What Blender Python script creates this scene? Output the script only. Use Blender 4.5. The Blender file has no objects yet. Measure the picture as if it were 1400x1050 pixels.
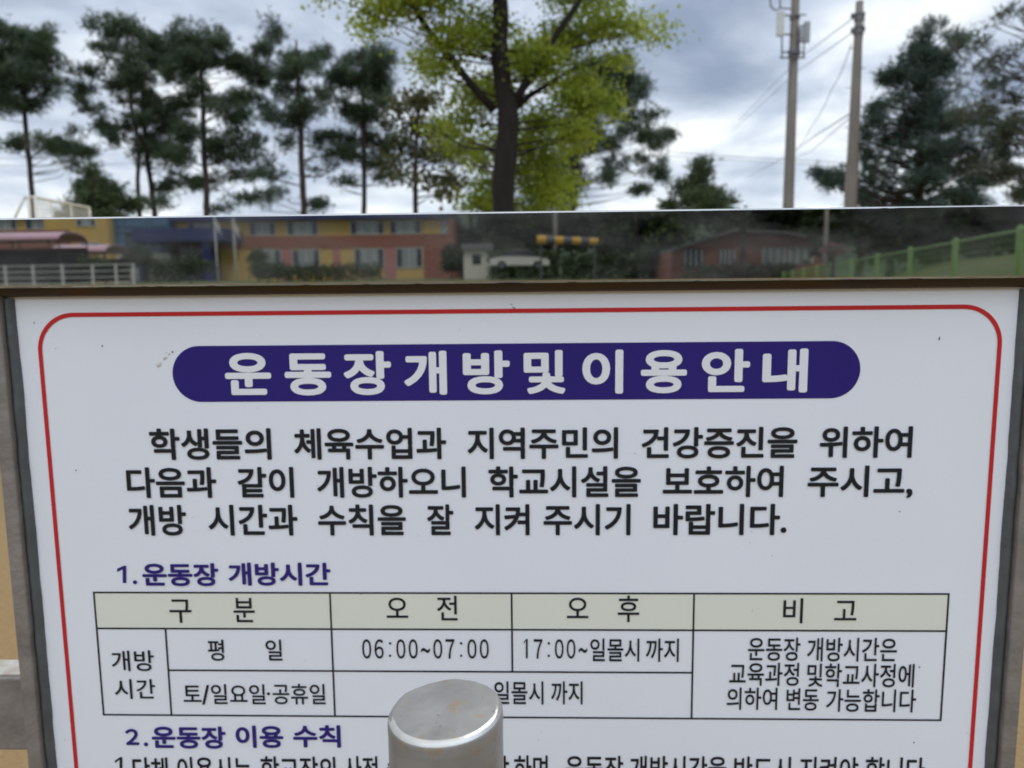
import bpy, math, random
import numpy as np
from mathutils import Vector, Matrix, noise

scene = bpy.context.scene
col = scene.collection
R = math.radians

# ------------------------------------------------------------------ camera
CAM = Vector((0.0, -0.88, 1.52))
AX = Matrix(((0.99957464, 0.02750833, -0.00968672),      # right
             (0.00633567, 0.11939154, 0.99282703),       # up
             (-0.02846752, 0.9924661, -0.11916648)))     # forward
cd = bpy.data.cameras.new('camera')
cam = bpy.data.objects.new('camera', cd)
col.objects.link(cam)
mw = Matrix.Identity(4)
for i in range(3):
    mw[i][0], mw[i][1], mw[i][2], mw[i][3] = AX[0][i], AX[1][i], -AX[2][i], CAM[i]
cam.matrix_world = mw
cd.sensor_width = 36.0
cd.lens = 36.0 * 1000 / 1400
cd.clip_start, cd.clip_end = 0.02, 5000
cd.dof.use_dof = True
cd.dof.focus_distance = 0.63
cd.dof.aperture_fstop = 25.71 / 3.6
scene.camera = cam

def ray(px, py):
    return AX.transposed() @ Vector(((px - 700) / 1000, -(py - 525) / 1000, 1.0))

def at(px, py, y):
    """point of the world at depth y seen at photo pixel px, py"""
    d = ray(px, py)
    return CAM + d * ((y - CAM.y) / d.y)

def mir(px, py, Y):
    """point behind the camera (world y = -Y) seen in the polished bar at photo pixel px, py"""
    d = ray(px, py)
    k = (Y + 0.83) / d.y
    return Vector((d.x * k, -Y, CAM.z + d.z * k))

# ------------------------------------------------------------------ world, sun, exposure
SUN_EL, SUN_AZ = R(52), R(35)        # azimuth from +y towards +x
w = bpy.data.worlds.new("World"); scene.world = w; w.use_nodes = True
nt = w.node_tree; nt.nodes.clear()
def N(t, **k):
    n = nt.nodes.new(t)
    for a, b in k.items(): setattr(n, a, b)
    return n
L = lambda a, b: nt.links.new(a, b)
out = N('ShaderNodeOutputWorld'); bg = N('ShaderNodeBackground'); bg.inputs[1].default_value = 0.1
L(bg.outputs[0], out.inputs[0])
sky = N('ShaderNodeTexSky', sky_type='NISHITA', sun_disc=False, sun_elevation=SUN_EL, sun_rotation=SUN_AZ)
tc = N('ShaderNodeTexCoord'); sep = N('ShaderNodeSeparateXYZ'); L(tc.outputs['Generated'], sep.inputs[0])
def mth(op, a, b=None, c=None, clamp=False):
    n = N('ShaderNodeMath', operation=op, use_clamp=clamp)
    for i, v in enumerate((a, b, c)):
        if v is None: continue
        if isinstance(v, (int, float)): n.inputs[i].default_value = v
        else: L(v, n.inputs[i])
    return n.outputs[0]
zc = mth('ADD', mth('MAXIMUM', sep.outputs[2], 0.0), 0.22)
cmb = N('ShaderNodeCombineXYZ')
L(mth('DIVIDE', sep.outputs[0], zc), cmb.inputs[0]); L(mth('DIVIDE', sep.outputs[1], zc), cmb.inputs[1])
nz = N('ShaderNodeTexNoise'); nz.inputs['Scale'].default_value = 1.9; nz.inputs['Detail'].default_value = 8
nz.inputs['Roughness'].default_value = 0.53; nz.inputs['Distortion'].default_value = 0.25
L(cmb.outputs[0], nz.inputs['Vector'])
def spot(px, py, rad, sx=1.0):
    d = ray(px, py).normalized()
    vs = N('ShaderNodeVectorMath', operation='SUBTRACT'); L(tc.outputs['Generated'], vs.inputs[0]); vs.inputs[1].default_value = d
    vm = N('ShaderNodeVectorMath', operation='MULTIPLY'); L(vs.outputs[0], vm.inputs[0]); vm.inputs[1].default_value = (1 / sx, 1, 1)
    ln = N('ShaderNodeVectorMath', operation='LENGTH'); L(vm.outputs[0], ln.inputs[0])
    mr = N('ShaderNodeMapRange', interpolation_type='SMOOTHSTEP')
    L(ln.outputs['Value'], mr.inputs[0]); mr.inputs[1].default_value = 0.0; mr.inputs[2].default_value = rad
    mr.inputs[3].default_value = 1.0; mr.inputs[4].default_value = 0.0
    return mr.outputs[0]
v = mth('MULTIPLY', mth('SUBTRACT', nz.outputs[0], 0.5), 2.7)
hz = N('ShaderNodeMapRange', interpolation_type='SMOOTHSTEP'); L(sep.outputs[2], hz.inputs[0])
hz.inputs[1].default_value = 0.05; hz.inputs[2].default_value = 0.40; hz.inputs[3].default_value = 0.71; hz.inputs[4].default_value = 0.44
v = mth('ADD', v, hz.outputs[0])
zen = N('ShaderNodeMapRange', interpolation_type='SMOOTHSTEP'); L(sep.outputs[2], zen.inputs[0])
zen.inputs[1].default_value = 0.45; zen.inputs[2].default_value = 0.8; zen.inputs[3].default_value = 0.0; zen.inputs[4].default_value = 0.5
v = mth('ADD', v, zen.outputs[0])
for px, py, rd, sx, am in ((960, 95, 0.17, 1.5, -0.36), (905, 185, 0.11, 1.3, 0.56), (1050, 195, 0.10, 1.2, 0.26), (1010, 262, 0.08, 1.5, -0.12), (330, 60, 0.3, 1.6, -0.05),
                           (1150, 60, 0.16, 1.2, 0.08), (200, 250, 0.2, 1.6, 0.12)):
    v = mth('ADD', v, mth('MULTIPLY', spot(px, py, rd, sx), am))
# unseen sky behind the camera, brightened and tinted blue to light the board
bk = N('ShaderNodeMapRange', interpolation_type='SMOOTHSTEP'); L(sep.outputs[1], bk.inputs[0])
bk.inputs[1].default_value = 0.1; bk.inputs[2].default_value = -0.6; bk.inputs[3].default_value = 0.0; bk.inputs[4].default_value = 0.35
v = mth('ADD', v, bk.outputs[0], clamp=False)
cr = N('ShaderNodeValToRGB')
e = cr.color_ramp.elements
e[0].position = 0.0; e[0].color = (0.25, 0.31, 0.42, 1)
e[1].position = 1.0; e[1].color = (0.93, 0.96, 0.98, 1)
for p, c in ((0.3, (0.37, 0.43, 0.54, 1)), (0.55, (0.52, 0.59, 0.70, 1)), (0.8, (0.73, 0.79, 0.86, 1))):
    el = e.new(p); el.color = c
L(v, cr.inputs[0])
sc10 = N('ShaderNodeVectorMath', operation='SCALE'); L(cr.outputs[0], sc10.inputs[0]); sc10.inputs['Scale'].default_value = 10.0
mx = N('ShaderNodeMixRGB'); mx.inputs[0].default_value = 0.92
blu = N('ShaderNodeMixRGB', blend_type='MULTIPLY'); L(bk.outputs[0], blu.inputs[0]); blu.inputs[2].default_value = (2.3, 2.5, 2.85, 1)
L(sc10.outputs[0], blu.inputs[1])
L(sky.outputs[0], mx.inputs[1]); L(blu.outputs[0], mx.inputs[2]); L(mx.outputs[0], bg.inputs[0])

sl = bpy.data.lights.new('sun', 'SUN'); sl.energy = 1.0; sl.angle = R(14); sl.color = (1.0, 0.95, 0.88)
so = bpy.data.objects.new('sun', sl); col.objects.link(so)
sd = Vector((math.sin(SUN_AZ) * math.cos(SUN_EL), math.cos(SUN_AZ) * math.cos(SUN_EL), math.sin(SUN_EL)))
so.rotation_euler = (-sd).to_track_quat('-Z', 'Y').to_euler(); so.location = sd * 50
vs_ = scene.view_settings
vs_.view_transform = 'Standard'; vs_.look = 'None'; vs_.gamma = 1.0; vs_.use_curve_mapping = False
vs_.exposure = 0.25
scene.cycles.max_bounces = 8
scene.cycles.use_denoising = True

# ------------------------------------------------------------------ helpers
rng = np.random.default_rng(7)
random.seed(7)

def mat(name, c1, c2=None, rough=0.6, metal=0.0, scale=6.0, bump=0.0, bscale=None, trans=0.0, spec=None, detail=5.0,
        alpha=1.0, rvar=0.0, coords='Object', stretch=None):
    m = bpy.data.materials.new(name); m.use_nodes = True
    n = m.node_tree; b = n.nodes['Principled BSDF']
    b.inputs['Roughness'].default_value = rough; b.inputs['Metallic'].default_value = metal
    if spec is not None: b.inputs['Specular IOR Level'].default_value = spec
    if alpha < 1: b.inputs['Alpha'].default_value = alpha
    t = n.nodes.new('ShaderNodeTexCoord'); src = t.outputs[coords]
    if stretch:
        mp = n.nodes.new('ShaderNodeMapping'); mp.inputs['Scale'].default_value = stretch
        n.links.new(src, mp.inputs[0]); src = mp.outputs[0]
    ns = n.nodes.new('ShaderNodeTexNoise'); ns.inputs['Scale'].default_value = scale; ns.inputs['Detail'].default_value = detail
    n.links.new(src, ns.inputs['Vector'])
    if c2 is None: c2 = tuple(x * 0.8 for x in c1)
    rp = n.nodes.new('ShaderNodeValToRGB'); rp.color_ramp.elements[0].position = 0.3; rp.color_ramp.elements[1].position = 0.7
    rp.color_ramp.elements[0].color = (*c1, 1); rp.color_ramp.elements[1].color = (*c2, 1)
    n.links.new(ns.outputs[0], rp.inputs[0]); n.links.new(rp.outputs[0], b.inputs['Base Color'])
    if rvar:
        mr = n.nodes.new('ShaderNodeMapRange'); n.links.new(ns.outputs[0], mr.inputs[0])
        mr.inputs[1].default_value = 0.3; mr.inputs[2].default_value = 0.7
        mr.inputs[3].default_value = max(0, rough - rvar); mr.inputs[4].default_value = rough + rvar
        n.links.new(mr.outputs[0], b.inputs['Roughness'])
    if bump:
        nb = n.nodes.new('ShaderNodeTexNoise'); nb.inputs['Scale'].default_value = bscale or scale * 4; nb.inputs['Detail'].default_value = 4
        n.links.new(src, nb.inputs['Vector'])
        bp = n.nodes.new('ShaderNodeBump'); bp.inputs['Strength'].default_value = bump; bp.inputs['Distance'].default_value = 0.02
        n.links.new(nb.outputs[0], bp.inputs['Height']); n.links.new(bp.outputs[0], b.inputs['Normal'])
    if trans:
        o = n.nodes['Material Output']; tr = n.nodes.new('ShaderNodeBsdfTranslucent'); ms = n.nodes.new('ShaderNodeMixShader')
        n.links.new(rp.outputs[0], tr.inputs[0]); ms.inputs[0].default_value = trans
        n.links.new(b.outputs[0], ms.inputs[1]); n.links.new(tr.outputs[0], ms.inputs[2]); n.links.new(ms.outputs[0], o.inputs[0])
    return m

ROOT = {}
def tag(o, label=None, cat=None, group=None, kind=None):
    if label: o['label'] = label
    if cat: o['category'] = cat
    if group: o['group'] = group
    if kind: o['kind'] = kind
    return o

def thing(name, label, cat, loc, group=None):
    o = bpy.data.objects.new(name, None); col.objects.link(o); o.location = loc; o.empty_display_size = 0.1
    ROOT[o.name] = Vector(loc)
    return tag(o, label, cat, group)

def link_mesh(name, me, m, parent, smooth=False):
    o = bpy.data.objects.new(name, me); col.objects.link(o)
    for x in (m if isinstance(m, (list, tuple)) else [m]): me.materials.append(x)
    if parent is not None:
        r = ROOT[parent.name]; ROOT[o.name] = r
        me.transform(Matrix.Translation(-r)); o.parent = parent
    if smooth:
        me.polygons.foreach_set('use_smooth', [True] * len(me.polygons))
    me.update()
    return o

class MB:
    def __init__(s): s.v = []; s.f = []; s.m = []; s.p = []
    def add(s, vs, fs, mi=0):
        b = len(s.v); s.p.append((b, len(s.f), mi)); s.v += [tuple(x) for x in vs]
        for f in fs: s.f.append(tuple(i + b for i in f)); s.m.append(mi)
        return s
    def box(s, x0, x1, y0, y1, z0, z1, mi=0):
        vs = [(x, y, z) for z in (z0, z1) for y in (y0, y1) for x in (x0, x1)]
        return s.add(vs, [(0, 2, 3, 1), (4, 5, 7, 6), (0, 1, 5, 4), (2, 6, 7, 3), (0, 4, 6, 2), (1, 3, 7, 5)], mi)
    def tube(s, pts, rad, n=8, cap=True, mi=0):
        pts = [Vector(p) for p in pts]
        if isinstance(rad, (int, float)): rad = [rad] * len(pts)
        vs = []; fs = []
        u = None
        for i, p in enumerate(pts):
            d = (pts[min(i + 1, len(pts) - 1)] - pts[max(i - 1, 0)]).normalized()
            if u is None:
                u = d.orthogonal().normalized()
            else:
                u = (u - d * u.dot(d)).normalized()
            w_ = d.cross(u)
            for k in range(n):
                a = 2 * math.pi * k / n
                vs.append(p + (u * math.cos(a) + w_ * math.sin(a)) * rad[i])
        for i in range(len(pts) - 1):
            for k in range(n):
                a, b = i * n + k, i * n + (k + 1) % n
                fs.append((a, b, b + n, a + n))
        if cap:
            fs.append(tuple(range(n))[::-1]); fs.append(tuple((len(pts) - 1) * n + k for k in range(n)))
        return s.add(vs, fs, mi)
    def extrude_x(s, prof, x0, x1, seg=1, mi=0):
        n = len(prof); vs = []; fs = []
        for i in range(seg + 1):
            x = x0 + (x1 - x0) * i / seg
            vs += [(x, p[0], p[1]) for p in prof]
        for i in range(seg):
            for k in range(n):
                a, b = i * n + k, i * n + (k + 1) % n
                fs.append((a, b, b + n, a + n))
        fs.append(tuple(range(n))[::-1]); fs.append(tuple(seg * n + k for k in range(n)))
        return s.add(vs, fs, mi)
    def build_each(s, name, m, parent=None, smooth=False):
        out_ = []
        for i, (v0, f0, mi) in enumerate(s.p):
            v1, f1 = (s.p[i + 1][0], s.p[i + 1][1]) if i + 1 < len(s.p) else (len(s.v), len(s.f))
            q = MB(); q.v = s.v[v0:v1]; q.f = [tuple(k - v0 for k in f) for f in s.f[f0:f1]]; q.m = [0] * (f1 - f0)
            out_.append(q.build(name, m, parent, smooth))
        return out_
    def build(s, name, m, parent=None, smooth=False):
        me = bpy.data.meshes.new(name); me.from_pydata(s.v, [], s.f); 
        if any(s.m): me.polygons.foreach_set('material_index', s.m)
        return link_mesh(name, me, m, parent, smooth)

def np_mesh(name, V, k, m, parent):
    """V: (nfaces, k, 3) loose faces"""
    n = len(V); me = bpy.data.meshes.new(name)
    me.vertices.add(n * k); me.vertices.foreach_set('co', V.reshape(-1).astype(np.float32))
    me.loops.add(n * k); me.loops.foreach_set('vertex_index', np.arange(n * k, dtype=np.int32))
    me.polygons.add(n); me.polygons.foreach_set('loop_start', np.arange(0, n * k, k, dtype=np.int32))
    me.update(calc_edges=True)
    return link_mesh(name, me, m, parent)

def unit(a): return a / np.maximum(np.linalg.norm(a, axis=-1, keepdims=True), 1e-9)

def tufts(P, A, L_, w_, k=8, spread=0.9):
    n = len(P)
    d = unit(A[:, None, :] * 0.7 + spread * unit(rng.normal(size=(n, k, 3))))
    l = L_ * rng.uniform(0.6, 1.25, (n, k, 1))
    wv = unit(np.cross(d, rng.normal(size=(n, k, 3)))) * w_
    p = P[:, None, :] + rng.normal(size=(n, k, 3)) * L_ * 0.15
    return np.stack([p - wv, p + wv, p + d * l], 2).reshape(-1, 3, 3)

def leaves(P, size, droop=0.3):
    """fan shaped leaves: five-cornered faces"""
    n = len(P)
    d = unit(rng.normal(size=(n, 3)) + np.array([0, 0, -droop]))
    s_ = unit(np.cross(d, rng.normal(size=(n, 3))))
    z = size * rng.uniform(0.6, 1.25, (n, 1))
    nn = np.cross(d, s_)
    a = P; b = P + d * z * .75 + s_ * z * .55 + nn * z * .08; c = P + d * z + s_ * z * .18
    c2 = P + d * z - s_ * z * .18; e_ = P + d * z * .75 - s_ * z * .55 + nn * z * .08
    return np.stack([a, b, c, c2, e_], 1)

def make_tree(name, label, cat, trunk, pads, kind, leafmat, barkmat, dens=1.0, group=None, limbs=(), size=None, depth=1.0, limb_r=0.35,
              trunk_name='trunk', crown_name='crown', holes=None):
    """trunk: [(point, radius)] root upwards; pads: [(centre, rx, ry, rz)]"""
    base = Vector(trunk[0][0])
    t = thing(name, label, cat, base, group)
    tb = MB()
    pts = [Vector(p) for p, r in trunk]; rr = [r for p, r in trunk]
    # finer trunk with a little wobble and root flare
    fp, fr = [], []
    for i in range(len(pts) - 1):
        for q in range(5):
            f = q / 5; p = pts[i].lerp(pts[i + 1], f)
            r = rr[i] * (1 - f) + rr[i + 1] * f
            fp.append(p + Vector((noise.noise(p * 1.3), noise.noise(p * 1.3 + Vector((9, 0, 0))), 0)) * r * 0.5); fr.append(r * (1 + .12 * noise.noise(p * 3)))
    fp.append(pts[-1]); fr.append(rr[-1])
    fr[0] *= 1.5; fr[1] *= 1.1
    tb.tube(fp, fr, 10)
    for lp, r0, r1 in limbs:
        lp = [Vector(p) for p in lp]; n = len(lp)
        tb.tube(lp, [r0 + (r1 - r0) * i / (n - 1) for i in range(n)], 8)
    P, A = [], []
    for c, rx, ry, rz in pads:
        c = Vector(c)
        # limb from the trunk (nearest point below the pad) to the pad
        hd = min((Vector((c.x, c.y, 0)) - Vector((p.x, p.y, 0))).length for p in fp)
        zt = c.z - 0.35 * hd
        j = min(range(len(fp)), key=lambda q: abs(fp[q].z - zt))
        s0 = fp[j]; r0 = min(fr[j] * limb_r, 0.02 + hd * 0.012)
        mid = s0.lerp(c, 0.55) + Vector((0, 0, -0.06 * hd)) + Vector((random.uniform(-1, 1), random.uniform(-1, 1), random.uniform(-1, 1))) * 0.12 * hd
        tb.tube([s0, s0.lerp(mid, .5), mid, c], [r0, r0 * .8, r0 * .6, r0 * .25], 5)
        vol = rx * rz
        if kind == 'pine':
            ns = max(6, int(vol * 100 * dens))
        else:
            ns = max(6, int(vol * 40 * dens))
        u = unit(rng.normal(size=(ns, 3))) * (rng.uniform(0, 1, (ns, 1)) ** 0.45)
        sc_ = np.array([rx, ry, rz])
        S = np.array(c) + u * sc_
        if kind == 'pine' and holes:                   # coherent gaps between the needle sprays
            o_ = Vector(base) * 3.7
            S = S[[noise.noise(Vector(p) * holes[0] + o_) + .35 * noise.noise(Vector(p) * holes[0] * 2.6) > holes[1] for p in S]]
            ns = len(S)
            if ns == 0: continue
        for q in range(0, ns, 3):                      # twigs
            e2 = Vector(S[q]); tb.tube([c + (e2 - c) * .1, c.lerp(e2, .6) + Vector((0, 0, -.03)), e2], [r0 * .3, r0 * .22, r0 * .1], 3, cap=False)
        sub = 7 if kind == 'pine' else 22
        cr_ = (0.15 if kind == 'pine' else 0.22) * (size[2] if size else 1)
        for q in range(ns):
            m_ = rng.poisson(sub)
            if m_ == 0: continue
            pp = S[q] + rng.normal(size=(m_, 3)) * np.array([cr_, cr_, cr_ * .6])
            P.append(pp)
            A.append(unit((pp - np.array(c)) / sc_ * .6 + np.array([0, 0, .55])))
    P = np.concatenate(P); A = np.concatenate(A)
    tb.build(trunk_name, barkmat, t, smooth=True)
    if kind == 'pine':
        np_mesh(crown_name, tufts(P, A, size[0] if size else .20, size[1] if size else .0125, 7, 1.1), 3, leafmat, t)
    else:
        np_mesh(crown_name, leaves(P, size[0] if size else .09), 5, leafmat, t)
    return t

def px_tree(name, label, cat, Y, trunk, pads, kind, leafmat, barkmat, dens=1.0, group=None, limbs=(), size=None, zb=0.0, spread=1.0, back=-1.0, fill=0, **kw):
    s = (Y - CAM.y) / 1000
    tr = [(at(x, y, Y), r * s * (.82 if kind == 'pine' else 1.0)) for x, y, r in trunk]
    b = Vector((tr[0][0].x, tr[0][0].y, zb - .1)); tr = [(b, tr[0][1] * 1.15)] + tr
    pd = []
    for (x, y, rx, ry) in pads:
        c = at(x, y, Y); dd = abs(x - trunk[min(len(trunk) - 1, 2)][0]) * s
        c = c + Vector((0, random.uniform(.45 if back > -.9 and y > 135 and abs(x - trunk[1][0]) < 56 else back, 1) * spread * max(.4, 1.3 - .25 * dd), 0))
        g_ = 1.12 if kind == 'pine' else 1.0; pd.append((c, rx * s * .92 * g_, rx * s * .95 * g_, ry * s * .80 * g_))
    if kind == 'pine' and fill:
        for c, rx, ry, rz in list(pd):
            for q in range(3):
                k_ = random.uniform(.22, .42)
                pd.append((c + Vector((random.uniform(-1.2, 1.2) * rx, random.uniform(-.9, .9) * ry, random.uniform(-1.2, 1.3) * rz * 1.2)), rx * k_, ry * k_, rz * random.uniform(.45, .75)))
        ys_ = [p[1] for p in pads]; y0_, y1_ = min(ys_), max(ys_)
        tx = [(y, x) for x, y, r in trunk]
        for q in range(fill):
            yy = y0_ + (y1_ - y0_) * random.uniform(.0, .72)
            xx = np.interp(yy, [a[0] for a in tx][::-1], [a[1] for a in tx][::-1]) + random.gauss(0, 13)
            c = at(xx, yy, Y) + Vector((0, random.uniform(-.7, .9), 0)); pd.append((c, random.uniform(12, 20) * s, random.uniform(12, 20) * s, random.uniform(7, 12) * s))
    lb = [([at(x, y, Y + dy) for x, y, dy in pts], r0 * s, r1 * s) for pts, r0, r1 in limbs]
    return make_tree(name, label, cat, tr, pd, kind, leafmat, barkmat, dens, group, lb, size, **kw)

# ------------------------------------------------------------------ materials
M = {}
def sand_material():
    m = bpy.data.materials.new('ground_sand_grass'); m.use_nodes = True
    n = m.node_tree; b = n.nodes['Principled BSDF']; b.inputs['Roughness'].default_value = .95
    g = n.nodes.new('ShaderNodeNewGeometry'); sp = n.nodes.new('ShaderNodeSeparateXYZ'); n.links.new(g.outputs['Position'], sp.inputs[0])
    def tex(s, d=6):
        t = n.nodes.new('ShaderNodeTexNoise'); t.inputs['Scale'].default_value = s; t.inputs['Detail'].default_value = d
        n.links.new(g.outputs['Position'], t.inputs['Vector']); return t.outputs[0]
    def ramp(f, p0, c0, p1, c1):
        r = n.nodes.new('ShaderNodeValToRGB'); r.color_ramp.elements[0].position = p0; r.color_ramp.elements[1].position = p1
        r.color_ramp.elements[0].color = (*c0, 1); r.color_ramp.elements[1].color = (*c1, 1); n.links.new(f, r.inputs[0]); return r.outputs[0]
    def mix(f, a, c, bt='MIX'):
        x = n.nodes.new('ShaderNodeMixRGB'); x.blend_type = bt
        for i, q in ((0, f), (1, a), (2, c)):
            if isinstance(q, (int, float)): x.inputs[i].default_value = q
            else: n.links.new(q, x.inputs[i])
        return x.outputs[0]
    sand = mix(.45, ramp(tex(.7), .3, (.275, .178, .074), .7, (.24, .153, .062)), ramp(tex(60, 3), .35, (.19, .122, .053), .65, (.32, .215, .10)))
    grass = mix(.5, ramp(tex(1.2), .3, (.085, .125, .032), .7, (.14, .155, .055)), ramp(tex(25, 3), .3, (.045, .065, .022), .7, (.15, .16, .06)))
    def mr(v_, a, c):
        x = n.nodes.new('ShaderNodeMapRange'); x.interpolation_type = 'SMOOTHSTEP'
        n.links.new(v_, x.inputs[0]); x.inputs[1].default_value = a; x.inputs[2].default_value = c; return x.outputs[0]
    def mm(op, a, c):
        x = n.nodes.new('ShaderNodeMath'); x.operation = op; x.use_clamp = True
        for i, q in ((0, a), (1, c)):
            if isinstance(q, (int, float)): x.inputs[i].default_value = q
            else: n.links.new(q, x.inputs[i])
        return x.outputs[0]
    far = mr(sp.outputs[1], 17.5, 19.5); near = mr(sp.outputs[1], -17, -19); hi = mr(sp.outputs[2], .15, .45)
    mask = mm('MAXIMUM', mm('MAXIMUM', far, near), hi)
    mask = mm('MULTIPLY', mask, mr(tex(2.5), .25, .45))
    n.links.new(mix(mask, sand, grass), b.inputs['Base Color'])
    bp = n.nodes.new('ShaderNodeBump'); bp.inputs['Strength'].default_value = .4; bp.inputs['Distance'].default_value = .01
    n.links.new(tex(90, 4), bp.inputs['Height']); n.links.new(bp.outputs[0], b.inputs['Normal'])
    return m

def steel_material(name, base, rough, wob=0.0, wscale=2.0, dirt=None, dirt_amt=0.3):
    m = bpy.data.materials.new(name); m.use_nodes = True
    n = m.node_tree; b = n.nodes['Principled BSDF']
    b.inputs['Metallic'].default_value = 1.0; b.inputs['Base Color'].default_value = (*base, 1)
    t = n.nodes.new('ShaderNodeTexCoord')
    ns = n.nodes.new('ShaderNodeTexNoise'); ns.inputs['Scale'].default_value = 9; ns.inputs['Detail'].default_value = 8
    mp = n.nodes.new('ShaderNodeMapping'); mp.inputs['Scale'].default_value = (1, 1, 2.5)
    n.links.new(t.outputs['Object'], mp.inputs[0]); n.links.new(mp.outputs[0], ns.inputs[0])
    mr = n.nodes.new('ShaderNodeMapRange'); n.links.new(ns.outputs[0], mr.inputs[0])
    mr.inputs[1].default_value = .35; mr.inputs[2].default_value = .75; mr.inputs[3].default_value = rough; mr.inputs[4].default_value = rough * 2.6
    n.links.new(mr.outputs[0], b.inputs['Roughness'])
    if dirt:
        mx_ = n.nodes.new('ShaderNodeMixRGB'); mx_.inputs[1].default_value = (*base, 1); mx_.inputs[2].default_value = (*dirt, 1)
        m2 = n.nodes.new('ShaderNodeMapRange'); n.links.new(ns.outputs[0], m2.inputs[0]); m2.inputs[1].default_value = .4; m2.inputs[2].default_value = .7
        m2.inputs[3].default_value = 0; m2.inputs[4].default_value = dirt_amt
        n.links.new(m2.outputs[0], mx_.inputs[0]); n.links.new(mx_.outputs[0], b.inputs['Base Color'])
        m3 = n.nodes.new('ShaderNodeMath'); m3.operation = 'SUBTRACT'; m3.inputs[0].default_value = 1.0; n.links.new(m2.outputs[0], m3.inputs[1]); n.links.new(m3.outputs[0], b.inputs['Metallic'])
    if wob:
        nb = n.nodes.new('ShaderNodeTexNoise'); nb.inputs['Scale'].default_value = wscale; nb.inputs['Detail'].default_value = 2
        n.links.new(t.outputs['Object'], nb.inputs[0])
        bp = n.nodes.new('ShaderNodeBump'); bp.inputs['Strength'].default_value = wob; bp.inputs['Distance'].default_value = .001
        n.links.new(nb.outputs[0], bp.inputs['Height']); n.links.new(bp.outputs[0], b.inputs['Normal'])
    return m

M['ground'] = sand_material()
M['mirror'] = steel_material('polished_stainless', (.52, .53, .535), .011, .10, 5.0, (.34, .34, .33), .12)
M['steel'] = steel_material('dull_stainless', (.36, .34, .34), .42, .2, 30, (.30, .28, .27), .9)
M['tube'] = mat('weathered_grey_tube', (.29, .262, .24), (.20, .178, .16), rough=.55, metal=.25, scale=26, bump=.15)
M['dark_steel'] = steel_material('dirty_return_steel', (.085, .062, .048), .30, .3, 25, (.035, .027, .02), .8)
M['white_panel'] = mat('white_printed_sheet', (.835, .865, .935), (.805, .835, .905), rough=.42, scale=3, bump=.02, bscale=220)
M['red'] = mat('red_ink', (.60, .030, .030), (.52, .028, .03), rough=.5, spec=.12)
M['navy'] = mat('violet_blue_ink', (.034, .021, .185), (.031, .019, .17), rough=.5, spec=.12)
M['navy_text'] = mat('violet_blue_text_ink', (.042, .026, .20), rough=.5, spec=.12)
M['white_ink'] = mat('white_lettering', (.83, .84, .88), (.81, .82, .86), rough=.42)
M['black'] = mat('black_ink', (.018, .019, .022), (.024, .025, .028), rough=.5, spec=.12)
M['cell'] = mat('pale_green_cell_tint', (.775, .79, .70), (.755, .77, .68), rough=.42)
M['sealant'] = mat('grey_silicone', (.095, .105, .112), (.065, .070, .076), rough=.45, scale=20, bump=.15, bscale=60)
M['dirt'] = mat('dirt_speck', (.10, .075, .05), (.2, .18, .15), rough=.9)
M['smudge'] = mat('grey_smudge', (.60, .59, .57), (.66, .65, .63), rough=.6, scale=40)
M['pine'] = mat('pine_needles', (.042, .074, .038), (.084, .120, .060), rough=.6, scale=1.3, trans=.3)
M['conifer'] = mat('blue_green_needles', (.042, .074, .058), (.080, .116, .080), rough=.6, scale=1.5, trans=.28)
M['zelkova'] = mat('olive_brown_leaves', (.070, .080, .025), (.12, .11, .042), rough=.6, scale=1.2, trans=.35)
M['ginkgo'] = mat('ginkgo_leaves', (.19, .265, .026), (.39, .455, .06), rough=.5, scale=2.2, trans=.58)
M['leaf'] = mat('dark_broad_leaves', (.035, .060, .018), (.075, .105, .032), rough=.6, scale=.7, trans=.25)
M['bushleaf'] = mat('bush_leaves', (.040, .070, .025), (.085, .115, .040), rough=.6, scale=1.5, trans=.2)
M['feather'] = mat('fine_olive_leaves', (.055, .075, .045), (.105, .120, .070), rough=.6, scale=2, trans=.3)
M['bark'] = mat('pine_bark', (.075, .050, .038), (.035, .026, .022), rough=.95, scale=9, bump=.8, bscale=16, stretch=(1, 1, .25))
M['ginkgo_bark'] = mat('ginkgo_bark', (.020, .015, .012), (.009, .007, .006), rough=.95, scale=14, bump=.9, bscale=18, stretch=(1, 1, .2))
M['concrete'] = mat('pole_concrete', (.29, .255, .22), (.195, .172, .15), rough=.9, scale=3, bump=.2, stretch=(1, 1, .3))
M['pole_metal'] = mat('galvanised_fittings', (.20, .20, .21), (.13, .13, .14), rough=.5, metal=.6)
M['white_plastic'] = mat('antenna_white', (.62, .62, .58), (.55, .55, .52), rough=.5)
M['grey_plastic'] = mat('antenna_grey', (.36, .37, .40), (.30, .31, .33), rough=.5)
M['cable'] = mat('black_cable', (.02, .02, .022), rough=.6)
M['cream_paint'] = mat('cream_frame_paint', (.72, .68, .58), (.62, .58, .48), rough=.5)
M['net'] = mat('pale_netting', (.70, .67, .60), (.60, .57, .5), rough=.9)
M['yellow_wall'] = mat('yellow_render', (.66, .45, .15), (.58, .39, .125), rough=.85, scale=1.2)
M['brick'] = None
M['roof_blue'] = mat('dark_blue_fascia', (.030, .040, .15), (.024, .032, .12), rough=.5, scale=.8)
M['blue_glass'] = mat('blue_curtain_wall', (.07, .17, .28), (.05, .13, .22), rough=.12, scale=.4)
M['win_glass'] = mat('window_glass', (.36, .39, .37), (.24, .27, .26), rough=.15, scale=.5)
M['dark_glass'] = mat('dark_window_glass', (.02, .025, .035), (.03, .04, .05), rough=.1, scale=.5)
M['win_frame'] = mat('white_window_frame', (.68, .68, .66), rough=.5)
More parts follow.
